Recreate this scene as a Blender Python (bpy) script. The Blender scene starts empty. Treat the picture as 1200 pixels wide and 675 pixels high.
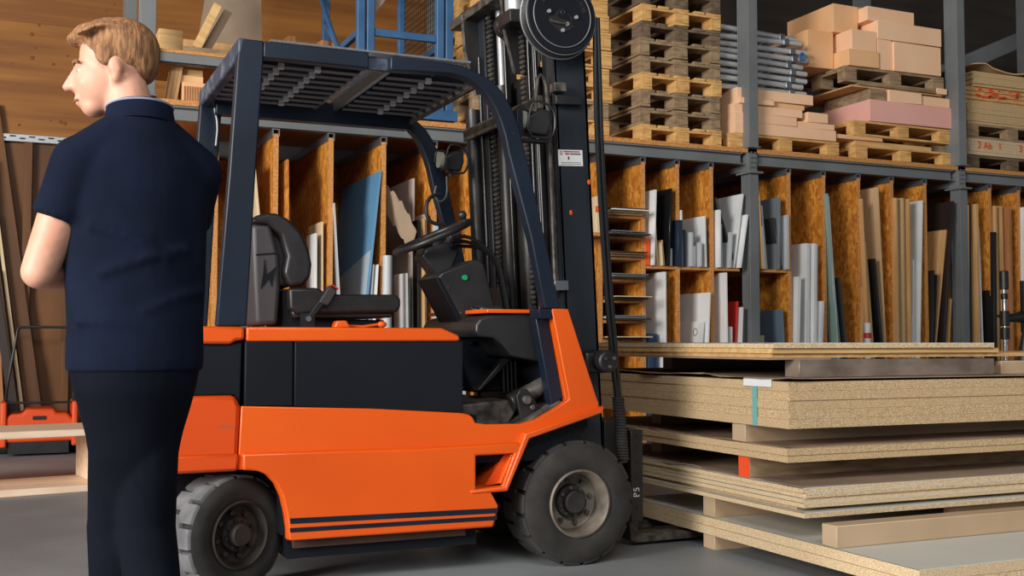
import bpy, bmesh, math, random
from mathutils import Vector, Matrix, Euler
random.seed(7)
R = math.radians
scene = bpy.context.scene
col = scene.collection

# ------------------------------------------------------------------ camera, world, lights, exposure
cam_d = bpy.data.cameras.new('camera'); cam = bpy.data.objects.new('camera', cam_d); col.objects.link(cam)
cam_d.sensor_width = 36.0; cam_d.lens = 39.0; cam_d.clip_start = .05; cam_d.clip_end = 200
_yaw, _pit = R(24.0), math.atan(63 / 1300.)
_fw = Vector((math.sin(_yaw) * math.cos(_pit), math.cos(_yaw) * math.cos(_pit), math.sin(_pit)))
cam.location = (0, 0, .97); cam.rotation_euler = _fw.to_track_quat('-Z', 'Y').to_euler()
scene.camera = cam

world = bpy.data.worlds.new('world'); scene.world = world; world.use_nodes = True
bg = world.node_tree.nodes['Background']; bg.inputs[0].default_value = (.80, .88, 1.0, 1); bg.inputs[1].default_value = .22

def area(name, loc, target, sx, sy, power, color):
    l = bpy.data.lights.new(name, 'AREA'); l.shape = 'RECTANGLE'; l.size = sx; l.size_y = sy; l.energy = power; l.color = color
    o = bpy.data.objects.new(name, l); col.objects.link(o); o.location = loc
    o.rotation_euler = (Vector(target) - Vector(loc)).to_track_quat('-Z', 'Y').to_euler(); return o
area('gate_daylight', (-11, -2.0, 4.2), (4.5, 7.0, 1.6), 5.0, 5.0, 2900, (1, .97, .92))
area('front_windowless_fill', (-1.5, -4.5, 7.0), (4.5, 7.0, 1.2), 6.0, 2.5, 560, (1, .98, .95))  # added fill light from the front, not an actual window

vs = scene.view_settings
vs.view_transform = 'Standard'; vs.look = 'None'; vs.gamma = 1; vs.use_curve_mapping = False; vs.exposure = 0.0

# ------------------------------------------------------------------ materials
def srgb(c):
    return tuple((x / 255 / 12.92 if x / 255 <= .04045 else ((x / 255 + .055) / 1.055) ** 2.4) for x in c) + (1,)
M = {}
def mat(name, c, rough=.6, metal=0, c2=None, scale=(6, 6, 6), detail=4, bump=0, kind='noise', lo=.35, hi=.65, alpha=1, trans=0, coat=0, spec=.5, c3=None):
    m = bpy.data.materials.new(name); m.use_nodes = True; nt = m.node_tree; b = nt.nodes['Principled BSDF']
    b.inputs['Roughness'].default_value = rough; b.inputs['Metallic'].default_value = metal
    b.inputs['Base Color'].default_value = srgb(c); b.inputs['Coat Weight'].default_value = coat
    b.inputs['Specular IOR Level'].default_value = spec
    if trans: b.inputs['Transmission Weight'].default_value = trans
    if alpha < 1: b.inputs['Alpha'].default_value = alpha
    if c2 is not None:
        tc = nt.nodes.new('ShaderNodeTexCoord'); mp = nt.nodes.new('ShaderNodeMapping'); mp.inputs['Scale'].default_value = scale
        oi = nt.nodes.new('ShaderNodeObjectInfo'); ad = nt.nodes.new('ShaderNodeVectorMath'); ad.operation = 'ADD'
        ml = nt.nodes.new('ShaderNodeMath'); ml.operation = 'MULTIPLY'; ml.inputs[1].default_value = 7.3
        nt.links.new(oi.outputs['Random'], ml.inputs[0])
        nt.links.new(tc.outputs['Object'], ad.inputs[0]); nt.links.new(ml.outputs[0], ad.inputs[1])
        nt.links.new(ad.outputs[0], mp.inputs['Vector'])
        rp = nt.nodes.new('ShaderNodeValToRGB'); rp.color_ramp.elements[0].position = lo; rp.color_ramp.elements[1].position = hi
        rp.color_ramp.elements[0].color = srgb(c); rp.color_ramp.elements[1].color = srgb(c2)
        if c3 is not None:
            e = rp.color_ramp.elements.new((lo + hi) / 2); e.color = srgb(c3)
        if kind == 'noise':
            t = nt.nodes.new('ShaderNodeTexNoise'); t.inputs['Scale'].default_value = 1; t.inputs['Detail'].default_value = detail; out = t.outputs['Fac']
            nt.links.new(mp.outputs[0], t.inputs['Vector'])
        elif kind == 'voronoi':
            t = nt.nodes.new('ShaderNodeTexVoronoi'); t.inputs['Scale'].default_value = 1
            nz = nt.nodes.new('ShaderNodeTexNoise'); nz.inputs['Scale'].default_value = .7; nz.inputs['Detail'].default_value = 2
            nt.links.new(mp.outputs[0], nz.inputs['Vector'])
            vm = nt.nodes.new('ShaderNodeVectorMath'); vm.operation = 'MULTIPLY_ADD'; vm.inputs[1].default_value = (1.6, 1.6, 1.6)
            nt.links.new(nz.outputs['Color'], vm.inputs[0]); nt.links.new(mp.outputs[0], vm.inputs[2])
            nt.links.new(vm.outputs[0], t.inputs['Vector'])
            sp = nt.nodes.new('ShaderNodeSeparateColor'); nt.links.new(t.outputs['Color'], sp.inputs[0]); out = sp.outputs[0]
        nt.links.new(out, rp.inputs[0]); nt.links.new(rp.outputs[0], b.inputs['Base Color'])
        if bump:
            bp = nt.nodes.new('ShaderNodeBump'); bp.inputs['Strength'].default_value = bump; bp.inputs['Distance'].default_value = .01
            nt.links.new(out, bp.inputs['Height']); nt.links.new(bp.outputs[0], b.inputs['Normal'])
    M[name] = m; return m
mat('orange', (212, 78, 5), .36, 0, (222, 88, 8), (1.2, 1.2, 1.2), 3, .02, coat=.25)
mat('orange_worn', (206, 72, 10), .4, 0, (140, 84, 54), (5, 5, 16), 5, .05, lo=.62, hi=.72)
mat('navy', (22, 33, 48), .42, 0, (17, 25, 37), (3, 3, 3), 4, .03, spec=.35)
mat('zinc_dull', (120, 118, 120), .5, .2)
mat('rust', (84, 52, 38), .8, 0, (60, 42, 34), (5, 5, 5), 5, .1)
mat('navy_worn', (52, 64, 82), .5, 0, (118, 124, 136), (14, 14, 14), 6, .1, lo=.5, hi=.75)
mat('anthracite', (15, 18, 24), .55, 0, (20, 23, 30), (2, 2, 2), 5, .02, spec=.2)
mat('black_steel', (24, 24, 26), .42, 0, (44, 42, 40), (7, 7, 7), 6, .05, lo=.4, hi=.75)
mat('worn_steel', (50, 47, 44), .5, .3, (104, 98, 92), (22, 22, 22), 6, .1)
mat('mast_paint', (27, 32, 39), .42, 0, (36, 42, 50), (3, 3, 2), 6, .03)
mat('galvanised', (205, 207, 208), .3, .35)
mat('chrome', (200, 200, 205), .16, 1)
mat('dull_chrome', (178, 180, 182), .35, .5)
mat('seat_vinyl', (30, 28, 29), .42, 0, (40, 37, 38), (20, 20, 20), 3, .04)
mat('plastic_black', (30, 30, 32), .38, 0, (42, 41, 41), (5, 5, 5), 5, .02)
mat('plastic_grey', (62, 60, 62), .5)
mat('rubber', (34, 32, 31), .8, 0, (52, 49, 46), (9, 9, 9), 6, .15)
mat('rubber_grey', (118, 118, 120), .85, 0, (84, 84, 86), (10, 10, 10), 6, .2)  # paler grey rubber, used for the rear treads
mat('rim_steel', (92, 86, 80), .55, .3, (140, 128, 114), (10, 10, 10), 6, .1)
mat('rim_dark', (44, 42, 40), .6, .3, (66, 60, 54), (10, 10, 10), 6, .1)
mat('hose', (18, 18, 20), .3)
mat('acrylic', (225, 232, 235), .15, 0, trans=.85)
mat('decal_white', (205, 205, 205), .5)
mat('ink', (70, 70, 74), .6)
mat('ink_red', (150, 40, 40), .6)
mat('green_lamp', (20, 150, 90), .4)
mat('lamp_glass', (150, 150, 140), .2)
mat('concrete', (118, 122, 126), .5, 0, (146, 150, 153), (1.1, 1.1, 1.1), 9, .04, c3=(132, 136, 139))
mat('rack_grey', (104, 107, 108), .45, 0, (118, 121, 122), (2, 2, 2), 4, .02)
mat('zinc', (150, 152, 155), .35, .8)
mat('osb', (168, 98, 26), .65, 0, (214, 146, 58), (40, 40, 22), 2, .1, kind='voronoi', lo=.1, hi=.95, c3=(192, 120, 38))
mat('osb_edge', (176, 112, 54), .75, 0, (216, 156, 92), (60, 60, 160), 3, .1)
mat('chip_edge', (140, 110, 78), .9, 0, (230, 208, 170), (210, 210, 300), 4, .25, lo=.3, hi=.7, c3=(192, 162, 120))
mat('chip_light', (152, 124, 92), .9, 0, (238, 218, 186), (210, 210, 300), 4, .25, lo=.3, hi=.7, c3=(208, 182, 142))
mat('white_lam', (214, 214, 206), .4, 0, (200, 200, 192), (.8, .8, .8), 3)
mat('kraft', (140, 118, 98), .75, 0, (160, 138, 116), (3, 3, 3), 4, .05)
mat('mdf', (172, 146, 116), .7, 0, (186, 160, 130), (2, 2, 2), 5, .02)
mat('pine', (206, 160, 100), .6, 0, (226, 186, 128), (3, 14, 30), 4, .05)
mat('pine_x', (198, 154, 96), .6, 0, (222, 184, 126), (2, 30, 30), 4, .05)
mat('pale_wood', (222, 190, 160), .55, 0, (236, 210, 184), (1.5, 20, 20), 3, .03)
mat('pallet_new', (196, 146, 82), .75, 0, (226, 180, 114), (6, 14, 30), 5, .1)
mat('pallet_grey', (128, 104, 78), .85, 0, (164, 138, 106), (6, 14, 30), 5, .15)
mat('pallet_dark', (88, 72, 56), .9, 0, (128, 106, 82), (6, 14, 30), 5, .15)
mat('foam_peach', (240, 192, 152), .8, 0, (244, 200, 162), (2, 2, 2), 3)
mat('foam_tan', (230, 176, 124), .8, 0, (236, 186, 138), (2, 2, 2), 3)
mat('foam_rose', (228, 168, 154), .8, 0, (234, 176, 162), (2, 2, 2), 3)
mat('timber_wall', (126, 74, 20), .6, 0, (158, 102, 36), (.5, 1, 9), 6, .05)
mat('timber_panel', (84, 50, 18), .6, 0, (112, 70, 28), (6, 1, .6), 6, .05)
mat('cladding', (48, 40, 34), .9, 0, (60, 50, 42), (1, 1, 8), 4)  # dark tone carries the shade of the upper right background
mat('knot', (120, 62, 20), .7)
mat('blue_steel', (48, 88, 128), .45, 0, (62, 102, 142), (4, 4, 4), 4)
mat('spray_orange', (236, 78, 30), .7)
mat('strap_teal', (110, 170, 168), .5)
mat('wrap', (98, 84, 74), .35, 0, (132, 118, 106), (6, 6, 12), 5, .3)
mat('red', (196, 44, 34), .5); mat('orangep', (232, 92, 28), .45); mat('sweeper_orange', (216, 74, 20), .5)
mat('white', (236, 237, 236), .45, 0, (208, 210, 210), (1.5, 1.5, 1.5), 3)
mat('cream', (222, 200, 164), .6, 0, (206, 182, 144), (10, 10, 3), 3)
mat('tan', (196, 148, 92), .65, 0, (214, 170, 116), (20, 20, 2), 4)
mat('tan2', (160, 104, 62), .65, 0, (178, 122, 76), (20, 20, 2), 4)
mat('beige', (204, 166, 122), .65, 0, (214, 178, 136), (6, 6, 2), 4)
mat('chip', (170, 140, 96), .85, 0, (214, 184, 138), (150, 150, 150), 3, .1)
mat('lgrey', (182, 186, 188), .45); mat('mgrey', (112, 118, 124), .35); mat('dgrey', (52, 52, 54), .45)
mat('blackgloss', (22, 22, 24), .2); mat('black', (28, 27, 27), .5); mat('navyp', (34, 46, 62), .45)
mat('bluep', (42, 66, 96), .5); mat('olive', (120, 122, 92), .5); mat('bluegrey', (98, 114, 130), .5)
mat('blue', (86, 132, 168), .4, 0, (100, 148, 184), (.8, .8, .8), 2); mat('film', (178, 190, 198), .35)  # second entry: paler tone for the blue panel's lower part
mat('paleblue', (178, 202, 216), .4); mat('pinkgrey', (182, 166, 158), .6); mat('espresso', (44, 32, 28), .5)
mat('glass', (150, 178, 172), .12, 0, trans=.25)
mat('teal', (22, 92, 88), .5)
mat('skin', (206, 148, 122), .55, 0, (214, 160, 136), (12, 12, 12), 3, coat=.02)
mat('skin_lip', (176, 104, 92), .5)
mat('hair', (112, 74, 46), .8, 0, (166, 120, 80), (120, 120, 20), 5, .5)
mat('shirt', (19, 26, 44), .95, 0, (15, 21, 36), (8, 8, 8), 4, .05, spec=.12)
mat('shirt_trim', (140, 150, 175), .8)
mat('trousers', (11, 14, 23), .95, 0, (15, 18, 28), (6, 6, 6), 4, .05, spec=.1)
mat('shoe', (26, 24, 24), .6); mat('eye', (235, 232, 228), .3); mat('iris', (60, 80, 90), .3)

# ------------------------------------------------------------------ mesh builder
ORG = {}
class MB:
    def __init__(s): s.bm = bmesh.new()
    def _v(s, pts): return [s.bm.verts.new(p) for p in pts]
    def _f(s, vs):
        try: s.bm.faces.new(vs)
        except ValueError: pass
    def box(s, x0, x1, y0, y1, z0, z1, T=None):
        P = [Vector(p) for p in ((x0,y0,z0),(x1,y0,z0),(x1,y1,z0),(x0,y1,z0),(x0,y0,z1),(x1,y0,z1),(x1,y1,z1),(x0,y1,z1))]
        if T: P = [T @ p for p in P]
        v = s._v(P)
        for f in ((0,3,2,1),(4,5,6,7),(0,1,5,4),(1,2,6,5),(2,3,7,6),(3,0,4,7)): s._f([v[i] for i in f])
        return s
    def prism(s, poly, a0, a1, ax='Y', T=None):
        def m(p, a): return Vector((p[0], a, p[1])) if ax == 'Y' else (Vector((a, p[0], p[1])) if ax == 'X' else Vector((p[0], p[1], a)))
        A = [m(p, a0) for p in poly]; B = [m(p, a1) for p in poly]
        if T: A = [T @ p for p in A]; B = [T @ p for p in B]
        a = s._v(A); b = s._v(B); n = len(poly); s._f(a); s._f(b[::-1])
        for i in range(n): s._f([a[i], b[i], b[(i+1) % n], a[(i+1) % n]])
        return s
    def plate(s, outer, holes, y0, y1):
        t = bmesh.new(); es = []
        for lp in [outer] + holes:
            v = [t.verts.new((p[0], y0, p[1])) for p in lp]
            es += [t.edges.new((v[i], v[(i+1) % len(v)])) for i in range(len(v))]
        bmesh.ops.triangle_fill(t, edges=es, use_beauty=True)
        r = bmesh.ops.extrude_face_region(t, geom=t.faces[:])
        bmesh.ops.translate(t, verts=[g for g in r['geom'] if isinstance(g, bmesh.types.BMVert)], vec=(0, y1 - y0, 0))
        me = bpy.data.meshes.new('t'); t.to_mesh(me); t.free(); s.bm.from_mesh(me); bpy.data.meshes.remove(me)
        return s
    def rings(s, rings, closed=False, caps=True):
        L = [s._v(r) for r in rings]; n = len(L[0]); k = len(L)
        for i in range(k if closed else k - 1):
            a, b = L[i], L[(i+1) % k]
            for j in range(n): s._f([a[j], a[(j+1) % n], b[(j+1) % n], b[j]])
        if caps and not closed: s._f(L[0][::-1]); s._f(L[-1])
        return s
    def cyl(s, p0, p1, r0, r1=None, n=18):
        p0, p1 = Vector(p0), Vector(p1); r1 = r0 if r1 is None else r1
        d = (p1 - p0).normalized(); u = d.orthogonal().normalized(); w = d.cross(u)
        return s.rings([[p + (u * math.cos(2*math.pi*i/n) + w * math.sin(2*math.pi*i/n)) * r for i in range(n)] for p, r in ((p0, r0), (p1, r1))])
    def lathe(s, prof, c, ax, n=40, caps=True):      # prof: (radius, height along ax)
        c = Vector(c); d = Vector(ax).normalized(); u = d.orthogonal().normalized(); w = d.cross(u)
        return s.rings([[c + d * h + (u * math.cos(2*math.pi*i/n) + w * math.sin(2*math.pi*i/n)) * max(r, 1e-4) for i in range(n)] for r, h in prof], caps=caps)
    def tube(s, pts, r, n=8, closed=False, smooth=0):
        pts = [Vector(p) for p in pts]
        for _ in range(smooth):
            q = [] if closed else [pts[0]]
            for i in range(len(pts) - (0 if closed else 1)):
                a, b = pts[i], pts[(i+1) % len(pts)]; q += [a*.75 + b*.25, a*.25 + b*.75]
            if not closed: q.append(pts[-1])
            pts = q
        k = len(pts); rr = []; u = None
        for i, p in enumerate(pts):
            if closed: d = pts[(i+1) % k] - pts[i-1]
            else: d = pts[min(i+1, k-1)] - pts[max(i-1, 0)]
            d.normalize()
            if u is None: u = d.orthogonal().normalized()
            u = (u - d * u.dot(d)); u = u.normalized() if u.length > 1e-6 else d.orthogonal().normalized()
            w = d.cross(u); rr.append([p + (u * math.cos(2*math.pi*j/n) + w * math.sin(2*math.pi*j/n)) * r for j in range(n)])
        return s.rings(rr, closed=closed)
    def torus(s, c, ax, R_, r, n=48, m=10):
        d = Vector(ax).normalized(); u = d.orthogonal().normalized(); w = d.cross(u); c = Vector(c)
        return s.tube([c + (u*math.cos(2*math.pi*i/n) + w*math.sin(2*math.pi*i/n))*R_ for i in range(n)], r, m, closed=True)
    def ell(s, c, r, T=None, n=20, m=12):
        c = Vector(c); rg = []
        for i in range(1, m):
            a = math.pi * i / m
            rg.append([Vector((math.sin(a)*math.cos(2*math.pi*j/n)*r[0], math.sin(a)*math.sin(2*math.pi*j/n)*r[1], -math.cos(a)*r[2])) for j in range(n)])
        rg = [[(T @ p if T else p) + c for p in g] for g in rg]
        return s.rings(rg)
    def limb(s, p0, r0, p1, r1, n=16):
        s.cyl(p0, p1, r0, r1, n); s.ell(p0, (r0,)*3); s.ell(p1, (r1,)*3); return s
    def xf(s, T): bmesh.ops.transform(s.bm, matrix=T, verts=s.bm.verts[:]); return s
    def build(s, name, m, parent=None, bevel=0, at=None, rotz=0, org=None, sharp=35, segs=2, sub=0):
        bm = s.bm; bmesh.ops.recalc_face_normals(bm, faces=bm.faces[:])
        vs = [v.co for v in bm.verts]
        lo = Vector([min(v[i] for v in vs) for i in range(3)]); hi = Vector([max(v[i] for v in vs) for i in range(3)])
        if at is not None: o = Vector((0, 0, 0))
        elif org is not None: o = Vector(org)
        elif parent is None: o = Vector(((lo.x+hi.x)/2, (lo.y+hi.y)/2, lo.z))
        else: o = (lo + hi) / 2
        bmesh.ops.translate(bm, verts=bm.verts[:], vec=-o)
        me = bpy.data.meshes.new(name); bm.to_mesh(me); bm.free()
        me.materials.append(M[m] if isinstance(m, str) else m)
        me.shade_smooth(); me.set_sharp_from_angle(angle=R(sharp))
        ob = bpy.data.objects.new(name, me); col.objects.link(ob)
        base = ORG[parent] if parent else Vector((0, 0, 0))
        if parent: ob.parent = parent
        if at is not None: ob.location = Vector(at) - base; ob.rotation_euler = (0, 0, rotz); ORG[ob] = Vector((0, 0, 0))
        else: ob.location = o - base; ORG[ob] = o
        if bevel:
            b = ob.modifiers.new('bevel', 'BEVEL'); b.width = bevel; b.segments = segs; b.limit_method = 'ANGLE'; b.angle_limit = R(30)
        if sub:
            b = ob.modifiers.new('sub', 'SUBSURF'); b.levels = b.render_levels = sub
        return ob
def box(x0, x1, y0, y1, z0, z1, T=None): return MB().box(x0, x1, y0, y1, z0, z1, T)
def tag(o, label=None, cat=None, group=None, kind=None):
    if label: o['label'] = label
    if cat: o['category'] = cat
    if group: o['group'] = group
    if kind: o['kind'] = kind
    return o
def empty(name, loc, rotz=0, local=False):
    e = bpy.data.objects.new(name, None); col.objects.link(e); e.location = loc; e.rotation_euler = (0, 0, rotz)
    e.empty_display_size = .1; ORG[e] = Vector((0, 0, 0)) if local else Vector(loc); return e
def copy_tree(o, parent=None):
    c = o.copy(); col.objects.link(c)
    if parent: c.parent = parent
    for ch in [k for k in bpy.data.objects if k.parent == o]: copy_tree(ch, c)
    return c
def text(name, s, size, m, parent, T):
    cu = bpy.data.curves.new('t', 'FONT'); cu.body = s; cu.size = size; cu.extrude = .0006; cu.align_x = 'CENTER'; cu.align_y = 'CENTER'
    t = bpy.data.objects.new('t', cu); col.objects.link(t); bpy.context.view_layer.update()
    me = bpy.data.meshes.new_from_object(t.evaluated_get(bpy.context.evaluated_depsgraph_get()))
    b = MB(); b.bm.from_mesh(me); b.xf(T); bpy.data.objects.remove(t); bpy.data.meshes.remove(me)
    return b.build(name, m, parent)
def facing_near(x, y, z, rot=0):     # text lying in the XZ plane, read from the -Y side
    return Matrix.Translation((x, y, z)) @ Matrix.Rotation(rot, 4, 'Y') @ Matrix.Rotation(R(90), 4, 'X')
ORD = ['first','second','third','fourth','fifth','sixth','seventh','eighth','ninth','tenth','eleventh','twelfth']

# ------------------------------------------------------------------ setting
tag(box(-8, 18, -7, 11.15, -.1, 0).build('floor', 'concrete'), kind='structure')
w = tag(box(-8, 4.2, 11.0, 11.15, 2.86, 7).build('wall_back', 'timber_wall'), kind='structure')
gr = MB()
for k in range(3): gr.box(-8, 4.2, 10.997, 11.001, 3.9 + k * 1.2, 3.903 + k * 1.2)
gr.build('board_joint', 'knot', w)
kn = MB()
for k in range(70):
    x, z = random.uniform(-1.6, 1.3), random.uniform(2.9, 4.6); kn.lathe([(random.uniform(.008, .022), 0), (.001, .003)], (x, 11.0, z), (0, -1, 0), 10)
kn.build('wood_knot', 'knot', w)
w2 = tag(box(-8, 4.2, 11.0, 11.15, 0, 2.86).build('wall_back_lower', 'timber_panel'), kind='structure')
tag(box(4.2, 18, 11.0, 11.15, 0, 7).build('wall_back_right', 'cladding'), kind='structure')  # shade behind the rack's right half is put into this wall's colour
for i, x in enumerate((-.9, .02, .36, .9, 1.8)):
    tag(box(x, x + .07, 10.93, 11.0, 0, 2.78).build('trim_%d' % (i + 1), 'timber_panel'), kind='structure')
tag(box(-8, 18, -2, 11.15, 7.0, 7.15).build('ceiling', 'cladding'), kind='structure')
for i in range(4):
    tag(box(-8, 18, 1.5 + i * 3, 1.7 + i * 3, 6.6, 7.0).build('trim_%d' % (i + 7), 'cladding'), kind='structure')
rail = box(-3, 2.6, 10.95, 10.998, 2.785, 2.855).build('perforated_rail', 'zinc', bevel=.004)
h = MB()
for k in range(70): h.box(-2.9 + k*.08, -2.85 + k*.08, 10.944, 10.951, 2.81 + .018*(k % 2), 2.822 + .018*(k % 2))
h.build('slot_hole', 'black', rail); tag(rail, 'long perforated zinc rail across the timber wall behind the man', 'rail')

# ------------------------------------------------------------------ storage rack
YR = 7.9
rack = empty('storage_rack', (4.5, YR, 0))
tag(rack, 'long grey steel storage rack with orange chipboard dividers and a timber deck', 'rack')
def post(x):
    p = MB()
    x += .055
    p.box(x, x+.095, YR-.05, YR-.04, 0, 2.42); p.box(x, x+.095, YR+.06, YR+.07, 0, 2.42); p.box(x+.012, x+.083, YR-.04, YR+.06, 0, 2.42)
    pb = p.build('post', 'rack_grey', rack, bevel=.002)
    MB().box(x-.02, x+.12, YR-.09, YR+.12, 2.42, 2.438).build('end_plate', 'rack_grey', pb, bevel=.003)
    p = MB(); p.box(x, x+.10, YR-.05, YR-.04, 2.66, 5.6); p.box(x, x+.10, YR+.10, YR+.11, 2.66, 5.6); p.box(x+.012, x+.088, YR-.04, YR+.10, 2.66, 5.6)
    pu = p.build('upper_post', 'rack_grey', rack, bevel=.002)
    MB().box(x-.012, x+.112, YR-.07, YR+.12, 2.645, 2.658).build('base_plate', 'rack_grey', pu, bevel=.003)
    p = MB(); p.box(x+.0, x+.10, YR-.03, YR+.09, 2.44, 2.645)
    st = p.build('stub', 'rack_grey', rack, bevel=.003)
    b = MB()
    for k in range(4):
        for dx in (.03, .07): b.cyl((x+dx, YR-.045, 2.48+k*.042), (x+dx, YR-.03, 2.48+k*.042), .009, n=6)
    b.build('bolt', 'zinc', st)
POSTS = (.67, 3.24, 5.68, 8.10, 10.52)
for x in POSTS: post(x)
for a, b in zip(POSTS, POSTS[1:]):
    p = MB(); p.box(a+.18, b+.01, YR-.02, YR+.06, 2.50, 2.512); p.box(a+.18, b+.01, YR-.02, YR+.06, 2.588, 2.60); p.box(a+.18, b+.01, YR+.012, YR+.024, 2.512, 2.588)
    p.build('beam', 'rack_grey', rack, bevel=.002)
    box(a+.02, b, YR+1.25, YR+1.37, 2.44, 2.60).build('beam', 'rack_grey', rack)
for x in POSTS: box(x+.05, x+.14, YR+1.2, YR+1.38, 0, 5.6).build('rear_post', 'rack_grey', rack)
for x in POSTS: box(x+.06, x+.13, YR+.06, YR+1.25, 2.45, 2.50).build('cross_beam', 'rack_grey', rack)
for i in range(8):
    x0 = .66 + i*1.25
    box(x0, x0+1.245, YR-.03, YR+1.35, 2.602, 2.64).build('deck_board', 'osb_edge', rack)
box(.67, 10.7, YR+1.22, YR+1.245, .1, 2.44).build('rear_panel', 'osb', rack)
box(.86, 10.7, YR+.0, YR+1.22, .085, .12).build('bottom_board', 'osb_edge', rack)
DIV = [1.245, 1.665, 2.068, 2.469, 2.87, 3.19, 3.60, 3.95, 4.30, 4.704, 5.035, 5.375, 6.188, 6.573, 6.971, 7.362, 7.765, 8.59, 8.976, 9.37, 9.77]
for x in DIV:
    d = box(x-.017, x+.017, YR+.0, YR+1.21, .12, 2.462).build('divider', 'osb', rack)
    box(x-.018, x+.018, YR-.004, YR+.0005, .12, 2.455).build('divider_edge', 'osb_edge', d)
    c = MB(); c.box(x-.026, x-.019, YR-.004, YR+1.2, 2.44, 2.497); c.box(x+.019, x+.026, YR-.004, YR+1.2, 2.44, 2.497); c.box(x-.019, x+.019, YR-.004, YR+1.2, 2.49, 2.497)
    c.build('guide_channel', 'zinc', d)
for a, b in ((4.722, 5.018), (5.053, 5.357), (5.393, 5.66), (5.885, 6.17)):
    s_ = box(a, b, YR+.0, YR+1.2, 1.575, 1.598).build('cubby_shelf', 'osb_edge', rack)
for z in (.987, 1.145, 1.311, 1.483, 1.663, 1.83, 2.003):
    box(4.318, 4.686, YR-.0, YR+1.2, z-.022, z).build('tray_shelf', 'osb_edge', rack)
box(3.97, 4.282, YR-.15, YR+1.2, 1.81, 1.839).build('tray_shelf', 'osb_edge', rack)
# upper shelf level at the far left end of the rack
b = MB(); b.box(.86, 2.0, YR+.0, YR+.012, 2.90, 2.97); b.box(.86, 2.0, YR, YR+.07, 2.90, 2.91); b.build('side_shelf_beam', 'rack_grey', rack, bevel=.002)
box(.86, 2.0, YR+.0, YR+.9, 2.972, 2.995).build('side_shelf_board', 'osb_edge', rack)
box(1.93, 2.0, YR+.2, YR+.27, 2.64, 2.90).build('side_shelf_leg', 'rack_grey', rack)
box(1.93, 2.0, YR+.8, YR+.87, 2.64, 2.97).build('side_shelf_leg', 'rack_grey', rack)

# ------------------------------------------------------------------ sheets in the tray shelves
tk = 0
for zi, z in enumerate((.987, 1.145, 1.311, 1.483, 1.663, 1.83, 2.003)):
    place = ['lowest', 'second lowest', 'third from bottom', 'middle', 'third from top', 'second from top', 'topmost'][zi]
    spec = [('dgrey', 'dark grey', .02, .14), ('white', 'white', .0, .06), ('mgrey', 'mid grey', .05, .10)] if zi % 2 else [('dgrey', 'dark', .0, .10), ('cream', 'cream', .04, .16)]
    if zi == 6: spec = [('tan', 'tan', .0, .02), ('cream', 'cream', .02, .05), ('white', 'white', .04, .12), ('dgrey', 'dark', .0, .10)]
    if zi == 4: spec = [('kraft', 'brown', .0, .04), ('tan2', 'reddish brown', .02, .08), ('dgrey', 'dark grey', 0, .10)]
    zz = z + .002
    for j, (m_, cn, dx, out) in enumerate(spec):
        t = .008 if j else .012
        o = box(4.33+dx*.3, 4.68, YR-.02-out, YR+.9, zz, zz+t).build('flat_sheet', m_)
        tag(o, '%s sheet on the %s tray shelf beside the mast, %s' % (cn, place, ['lowest', 'above the lowest', 'third up', 'topmost'][j]), 'sheet', 'sheets on the tray shelves')
        zz += t + .004
o = box(4.19, 4.285, YR-.14, YR+.3, 1.84, 2.13).build('carton', 'cream', bevel=.003); tag(o, 'narrow beige carton with an orange label band beside the mast', 'carton')
box(4.188, 4.287, YR-.142, YR-.13, 2.0, 2.05).build('label_band', 'orangep', o)
lb = box(4.21, 4.268, YR-.145, YR-.1415, 2.012, 2.038).build('label_print', 'white', o)

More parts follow.
